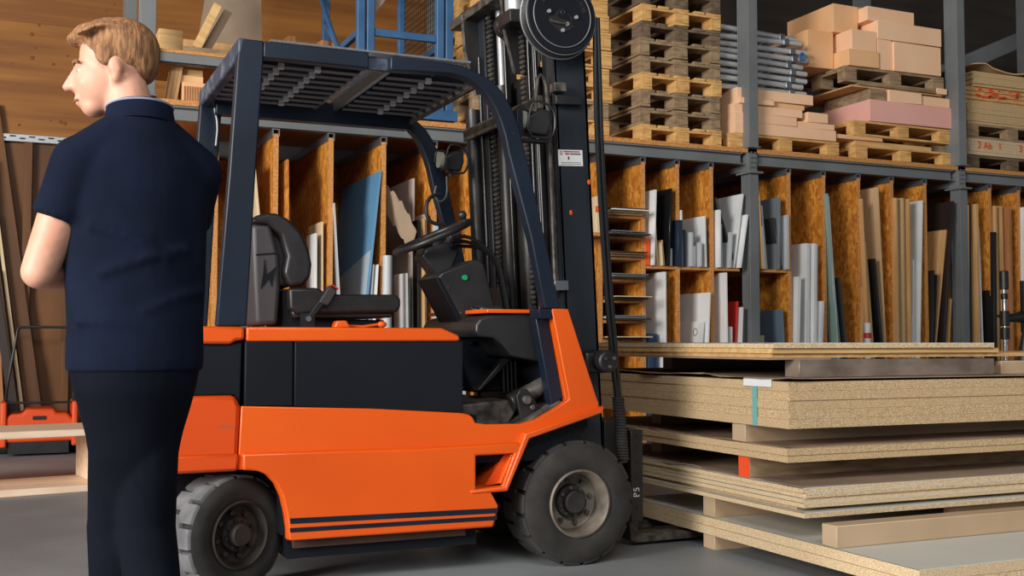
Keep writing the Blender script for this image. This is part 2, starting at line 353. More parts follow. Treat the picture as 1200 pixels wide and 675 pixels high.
# ------------------------------------------------------------------ sheets standing in the slots
SHEETS=[
 ('the upper cubby beside the tray shelves',1.60,[
  (4.776,4.800,2.227,0.021,0.50,'white','white board'),
  (4.735,4.736,1.824,0.041,0.20,'orangep','orange plastic block'),
  (4.849,4.827,1.976,0.013,0.30,'cream','cream strip of board'),
  (4.873,4.859,1.793,0.013,0.30,'cream','cream offcut'),
  (4.906,4.884,1.815,0.013,0.30,'tan','tan offcut'),
  (4.924,4.953,2.246,0.018,0.45,'blackgloss','black wrapped sheet'),
  (4.961,4.962,1.747,0.025,0.20,'lgrey','pale grey offcut'),
 ]),
 ('the upper cubby with the large white board',1.60,[
  (5.031,5.035,1.986,0.046,0.30,'navyp','dark navy panel'),
  (5.069,5.067,2.073,0.015,0.30,'white','thin white strip'),
  (5.103,5.106,1.910,0.038,0.30,'navyp','shorter navy panel'),
  (5.157,5.160,1.890,0.025,0.20,'lgrey','pale grey strip'),
  (5.200,5.201,1.777,0.025,0.20,'white','short white strip'),
  (5.238,5.240,1.807,0.021,0.25,'lgrey','narrow pale strip'),
  (5.306,5.298,2.034,0.021,0.62,'white','large white board'),
  (5.338,5.339,1.912,0.014,0.30,'dgrey','thin dark sheet'),
 ]),
 ('the upper cubby left of the middle post',1.60,[
  (5.427,5.432,2.091,0.022,0.30,'white','white strip'),
  (5.470,5.461,1.975,0.019,0.30,'lgrey','pale grey strip'),
  (5.633,5.429,2.200,0.019,0.50,'dgrey','dark leaning panel'),
  (5.543,5.565,1.907,0.021,0.35,'lgrey','light grey board'),
  (5.599,5.701,2.244,0.020,0.50,'white','white leaning board'),
  (5.638,5.717,2.060,0.020,0.30,'white','narrow white leaning board'),
 ]),
 ('the upper cubby right of the middle post',1.60,[
  (5.873,5.840,2.237,0.014,0.20,'tan','thin tan strip'),
  (5.905,5.881,1.971,0.032,0.30,'white','white board'),
  (5.955,5.906,2.159,0.018,0.30,'lgrey','leaning grey sheet'),
  (6.057,6.071,2.234,0.018,0.55,'mgrey','large grey plastic sheet'),
  (6.104,6.023,2.052,0.020,0.35,'dgrey','dark leaning board'),
  (6.140,6.142,2.080,0.028,0.25,'lgrey','ribbed pale plastic sheet'),
 ]),
 ('the lower cubby beside the tray shelves',0.12,[
  (4.885,4.886,1.549,0.021,0.75,'white','tall white board'),
  (4.757,4.763,1.030,0.049,0.20,'bluep','blue offcut block'),
  (4.810,4.816,1.037,0.049,0.20,'bluep','darker blue block'),
 ]),
 ('the lower cubby below the large white board',0.12,[
  (5.260,5.325,1.384,0.019,0.85,'white','white board'),
  (5.165,5.280,1.139,0.019,0.75,'white','printed white board'),
 ]),
 ('the lower cubby left of the middle post',0.12,[
  (5.497,5.491,1.558,0.021,0.35,'white','tall white board'),
  (5.544,5.556,1.097,0.026,0.20,'white','short white board'),
  (5.548,5.649,1.316,0.014,0.38,'red','red panel'),
  (5.611,5.670,1.266,0.012,0.30,'white','thin white sheet'),
 ]),
 ('the lower cubby right of the middle post',0.12,[
  (5.834,5.846,1.025,0.063,0.20,'olive','olive offcut block'),
  (6.152,6.093,1.249,0.018,0.55,'bluegrey','blue grey panel'),
 ]),
 ('the tall slot right of the cubbies',0.12,[
  (6.195,6.263,1.540,0.037,0.20,'white','narrow white board'),
  (6.329,6.375,1.841,0.030,0.50,'white','white laminated board'),
  (6.366,6.413,1.842,0.030,0.50,'white','white laminated board'),
  (6.404,6.451,1.841,0.030,0.50,'white','white laminated board'),
  (6.441,6.488,1.837,0.030,0.50,'white','white laminated board'),
  (6.449,6.518,1.329,0.028,0.30,'white','short white board'),
 ]),
 ('the slot with the leaning glass sheets',0.12,[
  (6.709,6.583,2.292,0.012,0.10,'glass','glass sheet'),
  (6.752,6.615,2.275,0.015,0.10,'white','white edged sheet'),
  (6.833,6.647,1.927,0.012,0.10,'glass','glass sheet'),
  (6.884,6.717,1.546,0.015,0.30,'dgrey','dark sheet'),
  (6.942,6.752,1.333,0.015,0.20,'white','white sheet'),
 ]),
 ('the slot right of the leaning glass sheets',0.12,[
  (7.063,6.975,2.267,0.016,0.30,'tan','thin tan board'),
  (6.945,6.998,1.468,0.030,0.20,'tan','short tan board'),
  (7.180,7.051,1.873,0.030,0.30,'tan','tan board'),
  (7.270,7.122,1.727,0.020,0.35,'black','black sheet'),
  (7.294,7.196,2.389,0.022,0.60,'beige','wide beige board'),
 ]),
 ('the slot with the thick chipboard pack',0.12,[
  (7.362,7.376,2.296,0.024,0.40,'tan','chipboard panel'),
  (7.393,7.407,2.298,0.025,0.40,'cream','chipboard panel'),
  (7.423,7.437,2.299,0.025,0.40,'chip','chipboard panel'),
  (7.454,7.468,2.301,0.025,0.40,'chip','chipboard panel'),
  (7.484,7.499,2.298,0.025,0.40,'chip','chipboard panel'),
  (7.511,7.530,2.296,0.025,0.40,'tan','chipboard panel'),
  (7.553,7.577,1.203,0.023,0.20,'white','low white strip'),
  (7.588,7.626,1.735,0.021,0.35,'white','white panel'),
  (7.604,7.706,2.289,0.019,0.50,'white','tall white panel'),
 ]),
 ('the slot left of the right hand post',0.12,[
  (7.756,7.817,1.637,0.021,0.20,'black','short black sheet'),
  (7.768,7.879,1.598,0.023,0.30,'black','black board'),
  (7.760,8.039,2.031,0.019,0.55,'tan','light plywood board'),
  (7.854,8.094,2.301,0.026,0.75,'espresso','dark brown board'),
  (7.955,8.070,1.377,0.017,0.20,'tan','short tan strip'),
 ]),
 ('the slot right of the right hand post',0.12,[
  (8.228,8.267,2.278,0.013,0.30,'tan','thin tan strip'),
  (8.280,8.311,2.296,0.033,0.40,'black','black board'),
  (8.330,8.330,1.576,0.018,0.30,'black','short black board'),
  (8.376,8.394,2.292,0.035,0.40,'tan','tan board'),
  (8.481,8.438,2.080,0.018,0.30,'white','white edged sheet'),
 ]),
 ('the slot behind the clamp stand',0.12,[
  (8.569,8.603,2.029,0.040,0.30,'black','black board'),
  (8.639,8.655,2.289,0.034,0.30,'tan','tan board'),
  (8.753,8.751,2.294,0.045,0.40,'tan','wide tan board'),
  (8.826,8.825,2.289,0.034,0.40,'tan2','brown board'),
 ]),
 ('the slot at the right edge of the rack',0.12,[
  (8.970,9.009,2.290,0.035,0.40,'white','white board'),
  (9.044,9.069,2.191,0.035,0.40,'tan','tan board'),
 ]),
 ('the slot behind the forklift rear pillar',0.12,[
  (1.487,1.454,1.602,0.009,0.30,'bluegrey','thin blue grey strip'),
  (1.507,1.490,1.592,0.015,0.30,'tan2','orange brown board'),
  (1.724,1.512,2.259,0.018,0.30,'cream','cream board'),
 ]),
 ('the slot behind the seat back',0.12,[
  (1.765,1.742,2.274,0.018,0.60,'osb','short chipboard divider'),
  (1.966,1.958,1.755,0.019,0.25,'white','white board'),
  (2.025,2.011,1.844,0.016,0.40,'cream','cream board'),
 ]),
 ('the slot with the blue panel',0.12,[
  (2.207,2.086,1.978,0.008,0.30,'lgrey','thin grey sheet'),
  (2.227,2.443,2.239,0.016,1.05,'blue','pale blue panel with paler lower part'),
  (2.299,2.401,1.545,0.012,0.20,'white','white strip'),
  (2.352,2.423,1.540,0.009,0.20,'white','short white strip'),
 ]),
 ('the slot with the torn kraft paper',0.12,[
  (2.667,2.640,1.482,0.016,0.30,'white','white board'),
  (2.687,2.670,1.419,0.009,0.30,'glass','green glass sheet'),
  (2.770,2.749,1.890,0.023,0.35,'black','black board'),
  (2.791,2.781,1.898,0.011,0.30,'tan','tan strip'),
  (2.810,2.803,1.937,0.014,0.30,'pinkgrey','pale pinkish grey panel'),
 ]),
 ('the slot behind the steering wheel',0.12,[
  (2.881,2.875,1.863,0.027,0.30,'paleblue','pale blue white board'),
  (2.979,2.952,1.425,0.021,0.30,'lgrey','pale grey board'),
  (3.088,3.014,1.427,0.015,0.30,'white','white strip'),
  (3.146,3.063,1.363,0.014,0.30,'lgrey','short pale strip'),
 ]),
]

for slot, z0, rows in SHEETS:
    names = [r[6] for r in rows]
    seen = {}
    for j, (x0, xt, zt, t, dp, m_, noun) in enumerate(rows):
        a = math.atan2(xt - x0, zt - z0); L_ = math.hypot(xt - x0, zt - z0)
        y0 = YR - .045 + (j * 37 % 5) * .014
        if 'prints' in noun: pass
        seen[noun] = seen.get(noun, 0) + 1
        n_ = names.count(noun)
        lbl = (('%s %s from the left' % (ORD[seen[noun]-1], noun)) if n_ > 1 else noun) + ' in ' + slot
        e = MB()
        if m_ == 'osb' : e.box(-t/2, t/2, 0, dp, 0, L_)
        else: e.box(-t/2, t/2, 0, dp, 0, L_)
        m0 = {'white': 'white', 'blue': 'blue'}.get(m_, m_)
        o = e.build(noun.split(' with ')[0].replace(' ', '_').replace(',', '').split('_')[-1] if False else
                    ('panel' if 'panel' in noun else 'glass_sheet' if 'glass' in noun else 'strip' if 'strip' in noun else 'block' if 'block' in noun else 'offcut' if 'offcut' in noun else 'sheet' if 'sheet' in noun else 'divider_board' if 'divider' in noun else 'board'),
                    m0, org=(0, 0, 0), bevel=min(.002, t*.2), segs=1)
        ORG[o] = Vector((0, 0, 0)); o.location = (x0, y0, z0 + abs(math.sin(a))*t/2); o.rotation_euler = (0, a, 0)
        tag(o, lbl, 'panel' if 'panel' in noun else 'sheet' if 'sheet' in noun else 'strip' if 'strip' in noun else 'block' if 'block' in noun else 'offcut' if 'offcut' in noun else 'board', 'boards and sheets standing in the rack')
        if m_ == 'blue':
            f_ = MB().prism([(0.03, 0), (dp, 0), (dp, L_*.62), (.03, L_*.72)], -t/2-.003, -t/2+.0, ax='X').build('proud_pale_area', 'film', o)  # paler area over the lower part of the blue panel
        if noun == 'printed white board':
            c_ = MB().torus((-t/2-.001, .10, L_-.09), (1, 0, 0), .03, .003, 24, 6).build('printed_mark', 'ink', o)
            k_ = MB()
            for q in range(4): k_.box(-t/2-.002, -t/2, .5, .5+.14-(q % 2)*.04, L_-.14+q*.022, L_-.134+q*.022)
            k_.build('printed_text', 'ink', o)
        if noun == 'ribbed pale plastic sheet':
            k_ = MB()
            for q in range(5): k_.box(-t/2-.004, -t/2, .02+q*.045, .04+q*.045, .02, L_-.02)
            k_.build('rib', 'lgrey', o)
# plastic tripod-like bits in the slots
o = MB().cyl((2.455, YR-.13, .12), (2.462, YR-.13, 1.60), .035, n=20).build('foil_roll', 'lgrey'); tag(o, 'grey roll of film standing before the divider right of the blue panel', 'roll')
o = MB().cyl((7.01, YR-.05, .12), (7.01, YR-.05, 1.14), .03, n=20).build('paper_roll', 'white'); tag(o, 'white roll with a red blue end standing among tan boards', 'roll')
MB().cyl((7.01, YR-.05, 1.0), (7.01, YR-.05, 1.05), .031, n=20).build('red_band', 'red', o)
# torn kraft-covered board
k = MB(); pr_ = []
for i in range(15):
    u = i/14.
    pr_.append([(2.50+.40*u*1.0, YR+.02+.05*math.sin(u*9), z) for z in ()])
rows_ = []
for i in range(13):
    u = i/12.; x = 2.495 + .20*u; yb = YR + .10 - .16*math.sin(u*math.pi*.5)
    zt = 2.14 - .36*u**1.4 + .018*math.sin(i*2.3)
    rows_.append((x, yb, zt))
mm = MB(); fr = []
for (x, yb, zt) in rows_:
    zb = zt - .16 - .10*math.sin(u*3)
    fr.append([(x, yb+.10, zb), (x, yb+.006, zt-.05), (x+.004, yb-.03, zt), (x+.008, yb-.022, zt+.004), (x+.006, yb+.02, zt-.05), (x+.006, yb+.112, zb)])
mm.rings(fr); o = mm.build('kraft_wrapping', 'kraft'); tag(o, 'torn brown kraft wrapping bulging out of the slot behind the seat', 'wrapping')
o = box(2.50, 2.515, YR+.28, YR+1.15, .12, 1.75).build('board', 'tan2'); tag(o, 'brown board standing in shadow under the torn kraft wrapping', 'board', 'boards and sheets standing in the rack')
o = box(2.74, 2.755, YR+.12, YR+1.1, .12, 2.22).build('panel', 'pinkgrey'); tag(o, 'tall pinkish grey panel deep in the slot behind the torn kraft wrapping', 'panel', 'boards and sheets standing in the rack')

# ------------------------------------------------------------------ pallets
def make_pallet(m):
    p = empty('pallet', (0, 0, 0)); tag(p, 'pallet', 'pallet')
    for y, wd in ((-.35, .145), (-.18, .1), (0, .145), (.18, .1), (.35, .145)):
        if abs(y) > .3: y = math.copysign(.3275, y)
        box(-.6, .6, y-wd/2, y+wd/2, .122, .144).build('deck_plank', m, p, bevel=.002, segs=1)
    for x in (-.5275, 0, .5275): box(x-.0725, x+.0725, -.4, .4, .100, .1215).build('cross_plank', m, p, bevel=.002, segs=1)
    for x in (-.5275, 0, .5275):
        for y, wd in ((-.35, .1), (0, .145), (.35, .1)):
            box(x-.0725, x+.0725, y-wd/2, y+wd/2, .022, .0995).build('block', m, p, bevel=.003, segs=1)
    for y, wd in ((-.35, .1), (0, .145), (.35, .1)): box(-.6, .6, y-wd/2, y+wd/2, 0, .0215).build('base_plank', m, p, bevel=.002, segs=1)
    return p
protos = {}
def pallet(m, x, y, z, rot, label, group=None):
    if m not in protos: protos[m] = make_pallet(m); o = protos[m]
    else: o = copy_tree(protos[m])
    o.location = (x, y, z); o.rotation_euler = (0, 0, rot); o['label'] = label; o['group'] = group or 'pallets on the rack deck'
    return o
ST = ['pallet_new', 'pallet_grey', 'pallet_dark', 'pallet_grey', 'pallet_new', 'pallet_dark', 'pallet_grey', 'pallet_new', 'pallet_dark']
cname = {'pallet_new': 'yellow', 'pallet_grey': 'grey brown', 'pallet_dark': 'dark grey'}
ST = ['pallet_new', 'pallet_grey', 'pallet_grey', 'pallet_new', 'pallet_grey', 'pallet_grey', 'pallet_dark', 'pallet_new', 'pallet_dark']
for i, m_ in enumerate(ST):
    pallet(m_, 5.10+random.uniform(-.015, .015), 8.54+random.uniform(-.02, .02), 2.642+i*.1455, R(90+random.uniform(-.7, .7)),
           '%s pallet, %s from bottom in the tall stack left of the middle post' % (cname[m_], ORD[i]))
ST = ['pallet_new', 'pallet_grey', 'pallet_new', 'pallet_new', 'pallet_new', 'pallet_new', 'pallet_new', 'pallet_new', 'pallet_grey']
for i, m_ in enumerate(ST):
    pallet(m_, 3.83+random.uniform(-.025, .025), 8.36+random.uniform(-.02, .02), 2.642+i*.1455, R(random.uniform(-.6, .6)),
           '%s pallet, %s from the bottom of the stack behind the forklift mast' % (cname[m_], ORD[i]))
def zbox(name, m, x0, x1, y0, y1, z0, z1, label, cat, group=None, bevel=.003):
    o = box(x0, x1, y0, y1, z0+.0008, z1).build(name, m, bevel=bevel, segs=1); tag(o, label, cat, group); return o
# foam blocks on the pallet right of the middle post
pallet('pallet_new', 6.21, 8.36, 2.642, 0, 'light pallet under the peach foam block stack below the steel frames')
G = 'peach insulation foam blocks under the steel frames'
F = [(5.66, 6.77, 7.95, 8.75, 2.787, 2.888, 'foam_peach', 'full width peach foam slab resting on the pallet'),
     (5.66, 6.33, 7.95, 8.75, 2.888, 2.972, 'foam_peach', 'left peach foam slab in the second layer from the pallet'),
     (6.335, 6.76, 7.96, 8.6, 2.888, 2.945, 'foam_peach', 'right peach foam slab in the second layer from the pallet'),
     (5.66, 6.40, 7.96, 8.75, 2.972, 3.05, 'foam_peach', 'long peach foam slab in the middle of the stack'),
     (6.45, 6.68, 7.95, 8.4, 2.945, 3.035, 'foam_peach', 'short peach foam block at the right end of the stack'),
     (5.70, 6.07, 7.93, 8.7, 3.05, 3.10, 'foam_peach', 'small peach foam slab poking out below the top slab'),
     (6.10, 6.44, 7.98, 8.7, 3.05, 3.095, 'foam_tan', 'tan foam slab second from the top of the stack'),
     (5.70, 6.53, 7.97, 8.75, 3.10, 3.195, 'foam_peach', 'long peach foam slab on top of the stack')]
for a in F: zbox('foam_block', a[6], *a[:6], a[7] + ' right of the middle post', 'foam block', G)
# steel frames
def steel_frame(n_):
    f_ = empty('scaffold_frame', (0, 0, 0))
    for y in (0, .55):
        t = MB().cyl((-.5, y, 0), (.5, y, 0), .024, n=14); t.build('long_tube', 'galvanised', f_)
        for x in (-.501, .501): MB().cyl((x-.001, y, 0), (x+.001, y, 0), .018, n=12).build('open_end', 'black', f_)
    for x in (-.38, -.1, .18, .40): MB().cyl((x, .02, 0), (x, .53, 0), .017, n=10).build('rung', 'galvanised', f_)
    MB().box(.30, .36, -.03, .03, -.03, .03).build('coupler', 'zinc', f_, bevel=.006)
    return f_
fr0 = None
for i in range(9):
    f_ = steel_frame(0) if fr0 is None else copy_tree(fr0)
    fr0 = fr0 or f_
    f_.location = (6.03 + random.uniform(-.09, .10), 8.05 + random.uniform(0, .05), 3.225 + i*.064); f_.rotation_euler = (0, R(random.uniform(-.9, .9)), R(random.uniform(-4, 6)))
    tag(f_, 'flat steel tube frame, %s from the bottom of the pile on the peach foam blocks' % ORD[i], 'frame', 'steel tube frames piled on the foam')
fr0['label'] = 'flat steel tube frame at the very bottom of the pile on the peach foam blocks'
o = MB().cyl((6.47, 8.30, 3.62), (6.66, 8.28, 3.62), .026, n=14).ell((6.67, 8.28, 3.62), (.035, .035, .035)).build('orange_cap_tube', 'orangep'); tag(o, 'orange capped tube end among the steel frames', 'tube')
o = MB().cyl((6.42, 8.0, 3.50), (6.44, 8.0, 3.585), .012, n=10).torus((6.43, 7.99, 3.54), (0, 1, 0), .03, .009, 20, 8).build('clamp', 'blue_steel'); tag(o, 'small blue clamp on the steel frames', 'clamp')
# foam tower on stacked pallets
GX = 'foam blocks of the tower left of the right hand post'
pallet('pallet_new', 7.605, 8.37, 2.642, 0, 'light bottom pallet of the foam tower left of the right hand post')
zbox('plywood_sheet', 'pine', 7.02, 7.95, 7.99, 8.7, 2.787, 2.828, 'thick plywood sheet on the bottom pallet of the foam tower', 'sheet', 'sheets between the foam tower pallets')
zbox('plywood_sheet', 'foam_tan', 6.80, 7.33, 7.97, 8.6, 2.829, 2.866, 'short plywood piece poking out left under the second tower pallet', 'sheet', 'sheets between the foam tower pallets')
pallet('pallet_new', 7.575, 8.37, 2.868, R(.8), 'middle pallet of the foam tower, under the rose block')
zbox('foam_block', 'foam_rose', 7.165, 8.175, 7.95, 8.9, 3.014, 3.215, 'large rose pink foam block in the foam tower', 'foam block', GX)
zbox('foam_block', 'foam_peach', 7.40, 7.80, 7.95, 8.5, 3.215, 3.325, 'left peach foam block on the rose pink block', 'foam block', GX)
zbox('foam_block', 'foam_peach', 7.803, 8.175, 7.97, 8.5, 3.215, 3.31, 'right peach foam block on the rose pink block', 'foam block', GX)
zbox('timber_block', 'pallet_grey', 7.18, 7.37, 7.96, 8.6, 3.215, 3.32, 'grey timber block beside the peach blocks on the rose block', 'block')
zbox('plywood_sheet', 'tan', 6.98, 8.08, 7.98, 8.85, 3.326, 3.342, 'tan plywood sheet lying over the peach and rose foam', 'sheet', 'sheets between the foam tower pallets')
zbox('plywood_sheet', 'pallet_grey', 7.05, 8.0, 7.96, 8.8, 3.343, 3.362, 'grey plywood sheet right under the top tower pallet', 'sheet', 'sheets between the foam tower pallets')
zbox('foam_block', 'foam_peach', 8.0, 8.13, 7.96, 8.3, 3.343, 3.40, 'tiny peach foam offcut beside the top tower pallet', 'foam block', GX)
pallet('pallet_grey', 7.50, 8.37, 3.41-.045, R(-.5), 'dark worn top pallet of the foam tower')
zt = 3.512
T_ = [(6.93, 7.285, 7.95, 8.75, zt, 3.665, 'foam_tan', 'tan foam block at the lower left of the foam tower top'),
      (7.29, 7.46, 7.97, 8.7, zt, 3.80, 'foam_peach', 'narrow upright peach foam block in the middle of the tower top'),
      (7.465, 8.05, 7.95, 8.7, zt, 3.79, 'foam_peach', 'wide peach foam block at the lower right of the tower top'),
      (6.985, 7.28, 7.97, 8.7, 3.666, 3.86, 'foam_peach', 'peach foam block second from below at the left of the tower top'),
      (7.285, 8.07, 7.96, 8.6, 3.801, 3.975, 'foam_peach', 'long peach foam block below the top right of the tower'),
      (7.20, 7.77, 8.0, 8.65, 3.976, 4.11, 'foam_peach', 'upper right peach foam block of the tower'),
      (6.90, 7.19, 8.12, 8.8, 3.862, 4.13, 'foam_tan', 'highest tan foam block at the back left of the tower'),
      (6.62, 6.92, 8.15, 8.75, 3.512, 3.86, 'foam_tan', 'tan foam block set back at the far left of the tower top')]
for a in T_: zbox('foam_block', a[6], *a[:6], a[7], 'foam block', GX)
for k in range(3): zbox('timber_offcut', 'tan', 7.27+k*.075, 7.32+k*.075, 8.2, 8.5, 4.111, 4.16, 'small offcut block on the foam tower, %s from the left' % ORD[k], 'block', 'offcuts on the foam tower')
# board bundles right of the right hand post
pallet('pallet_dark', 9.0, 8.37, 2.642-.03+.03, 0, 'dark flat pallet under the marked board bundle at the right')
GB = 'chipboard bundles right of the right hand post'
def bundle(name, x0, x1, y0, z0, z1, n, label, m='chip', jit=.012):
    t = (z1-z0)/n
    for k in range(n):
        dx = random.uniform(-jit, jit)
        o = box(x0+dx, x1+dx, y0+random.uniform(-jit, jit), y0+.85, z0+k*t+.0008, z0+(k+1)*t).build(name, m)
        tag(o, '%s, %s board from the bottom' % (label, ORD[k]), 'board', GB)
        last = o
    return last
b1 = bundle('particle_board', 8.40, 9.7, 7.96, 2.79, 2.95, 5, 'thick light bundle with orange spray marks', 'chip_light', .004)
for st_, xx in (('2 Ab', 8.60), ('1', 8.80), ('3', 9.08)):
    text('spray_marking', st_, .10, 'spray_orange', b1, facing_near(xx, 7.953, 2.885))
pallet('pallet_grey', 9.0, 8.37, 2.955, 0, 'brown pallet between the two chipboard bundles at the right')
b2 = bundle('particle_board', 8.40, 9.6, 7.97, 3.10, 3.32, 9, 'wide bundle under the folded boards')
b3 = bundle('particle_board', 8.36, 9.6, 7.99, 3.32, 3.47, 7, 'middle bundle with orange spray dashes', 'tan')
b4 = bundle('particle_board', 8.50, 9.6, 7.97, 3.47, 3.62, 6, 'upper bundle with a wavy top at the right')
k = MB()
for i in range(26):
    x, z = 8.5 + random.random()*.65, 3.36 + random.random()*.09
    k.box(x, x+random.uniform(.015, .05), 7.955, 7.972, z, z+.012)
k.build('spray_marking', 'spray_orange', b3)
mm = MB(); fr = []
for i in range(13):
    x = 8.46 + i*.09; z = 3.645 + .02*math.sin(i*.8) + (.03 if i < 3 else 0)
    fr.append([(x, 7.95, z), (x, 8.8, z+.01), (x, 8.8, z+.02), (x, 7.95, z+.01)])
o = mm.rings(fr).build('warped_board', 'beige'); tag(o, 'thin warped board on top of the upper right bundle', 'board')
o = MB().box(-.9, 2.0, 0, .12, 0, .19).xf(Matrix.Translation((10.2, 10.0, 4.13)) @ Matrix.Rotation(R(-23), 4, 'Y')).build('sloping_beam', 'rack_grey', bevel=.004); tag(o, 'sloping grey steel beam behind the chipboard at the upper right', 'beam')
zbox('teal_crate', 'teal', 9.55, 9.95, 8.9, 9.3, 3.66, 3.84, 'dark teal crate behind the top right bundle', 'crate')
zbox('timber_support', 'pallet_dark', 9.5, 10.0, 8.87, 9.25, 2.64, 3.66, 'dark timber block carrying the teal crate', 'block')
# blue stillage
cage = empty('steel_stillage', (2.66, 8.5, 2.64)); tag(cage, 'blue steel mesh stillage frame standing on the rack deck', 'stillage')
for x in (2.27, 2.345): box(x, x+.06, 7.93, 7.99, 2.70, 4.3).build('corner_post', 'blue_steel', cage, bevel=.006)
for x in (2.90, 2.975): box(x, x+.06, 7.93, 7.99, 2.70, 4.3).build('corner_post', 'blue_steel', cage, bevel=.006)
for x in (2.30, 2.97): box(x, x+.06, 9.08, 9.14, 2.70, 4.3).build('corner_post', 'blue_steel', cage, bevel=.006)
for z in (3.27, 4.0):
    box(2.405, 2.90, 7.94, 7.98, z, z+.055).build('front_rail', 'blue_steel', cage, bevel=.004)
    box(2.36, 2.97, 9.09, 9.13, z, z+.05).build('rear_rail', 'blue_steel', cage, bevel=.004)
    for x in (2.28, 2.985): box(x, x+.04, 7.99, 9.08, z, z+.05).build('side_rail', 'blue_steel', cage, bevel=.004)
box(2.25, 3.05, 7.92, 9.15, 2.66, 2.70).build('base_tray', 'blue_steel', cage, bevel=.006)
box(2.23, 3.06, 7.90, 7.92, 2.66, 2.74).build('tray_lip', 'blue_steel', cage, bevel=.004); box(2.23, 3.06, 9.15, 9.17, 2.66, 2.74).build('tray_lip', 'blue_steel', cage, bevel=.004)
for x in (2.3, 2.95): MB().box(x, x+.05, 7.95, 9.1, 2.641, 2.66).build('skid', 'blue_steel', cage)
for s_, e_ in (((2.27, 8.0, 2.95), (2.27, 8.9, 3.6)), ((3.01, 8.0, 2.85), (3.01, 9.05, 3.3)), ((2.27, 8.5, 3.3), (2.27, 9.1, 3.9))):
    MB().cyl(s_, e_, .02, n=8).build('brace', 'blue_steel', cage)
me_ = MB()
for i in range(22): me_.cyl((3.015, 8.0+i*.05, 2.7), (3.015, 8.0+i*.05, 4.0), .003, n=4)
for i in range(26): me_.cyl((3.015, 8.0, 2.72+i*.05), (3.015, 9.08, 2.72+i*.05), .003, n=4)
me_.build('mesh_panel', 'black_steel', cage)
MB().prism([(8.75, 3.22), (9.08, 3.22), (9.08, 3.50), (8.75, 3.32)], 2.30, 2.32, ax='X').build('gusset_plate', 'blue_steel', cage)
MB().prism([(2.42, 3.45), (2.6, 3.70), (2.42, 3.75)], 7.97, 7.975).build('clear_film', 'acrylic', cage)
# wood inside and around the stillage
for i, (x, y, z, l, a) in enumerate(((2.50, 8.4, 2.71, .50, 20), (2.62, 8.5, 2.71, .55, 14), (2.75, 8.45, 2.71, .50, 24), (2.84, 8.6, 2.71, .45, 8))):
    o = box(-.03, .03, -.05, .05, 0, l).build('timber_offcut', 'tan2' if i % 2 else 'pine', org=(0, 0, 0), bevel=.003)
    o.location = (x, y, z); o.rotation_euler = (0, R(a), .3); tag(o, 'leaning timber offcut inside the blue stillage, %s from the left' % ORD[i], 'timber', 'offcuts in the stillage')
for i, (x, a) in enumerate(((1.98, -6), (2.12, 5), (2.18, 8))):
    o = box(-.028, .028, -.05, .05, 0, .72).build('timber_offcut', 'tan2', org=(0, 0, 0), bevel=.003)
    o.location = (x, 8.6, 2.645); o.rotation_euler = (0, R(a), .2); tag(o, 'upright brown timber offcut left of the blue stillage, %s from the left' % ORD[i], 'timber', 'upright offcuts beside the stillage')
# lumber on the side shelf (upper left)
GL = 'lumber offcuts on the upper left shelf'
zs = 2.996
zbox('plank', 'pallet_grey', 1.02, 1.75, 7.95, 8.12, zs, zs+.045, 'weathered grey plank lying at the front of the upper left shelf', 'plank', GL)
zbox('plank', 'pine', .90, 1.35, 8.55, 8.7, zs, zs+.19, 'thick pine plank behind the others on the upper left shelf', 'plank', GL)
zbox('block', 'pine', .88, 1.05, 8.2, 8.5, zs, zs+.22, 'pale square timber block at the left end of the upper left shelf', 'block', GL)
zbox('block', 'pine', 1.42, 1.55, 8.15, 8.4, zs, zs+.10, 'small pine block right of the leaning battens', 'block', GL)
zbox('plank', 'tan', .92, 1.5, 8.72, 8.8, zs, zs+.30, 'upright plank at the back of the upper left shelf', 'plank', GL)
for i, (x, m_, a) in enumerate(((1.12, 'pine', 24), (1.19, 'mdf', 27))):
    o = box(-.03, .03, -.04, .04, 0, .36).build('batten', m_, org=(0, 0, 0), bevel=.003); o.location = (x, 8.05+i*.09, zs+.058); o.rotation_euler = (0, R(a), 0)
    tag(o, ['light pine batten leaning on the plank of the upper left shelf', 'darker batten leaning behind the light pine one'][i], 'batten', GL)
o = MB().prism([(1.2, zs+.001), (1.75, zs+.001), (1.72, 4.0), (1.35, 4.1)], 8.82, 8.84).build('leaning_board', 'kraft'); tag(o, 'large grey brown board leaning behind the lumber at the upper left', 'board')
# small ribbed wood blocks on the deck below
o = box(1.02, 1.19, 7.96, 8.2, 2.641, 2.79).build('ribbed_block', 'foam_tan', bevel=.004); r_ = MB()
for k in range(9): r_.box(1.03+k*.0175, 1.036+k*.0175, 7.952, 7.962, 2.65, 2.76)
r_.build('groove', 'tan2', o); tag(o, 'orange brown grooved wood block on the deck at the upper left', 'block')
zbox('block', 'foam_tan', 1.01, 1.17, 8.02, 8.2, 2.791, 2.85, 'brown block on the grooved block', 'block', GL)
zbox('block', 'pine', 1.01, 1.17, 8.04, 8.2, 2.851, 2.90, 'pale block topping the grooved block pile', 'block', GL)
for i in range(3):
    o = box(-.012, .012, 0, .2, 0, .26).build('slat', 'tan', org=(0, 0, 0), bevel=.002); o.location = (.925+i*.025, 8.0, 2.645); o.rotation_euler = (0, R(9), 0)
    tag(o, 'thin slat leaning left of the grooved block, %s from the left' % ORD[i], 'slat', 'slats by the grooved block')
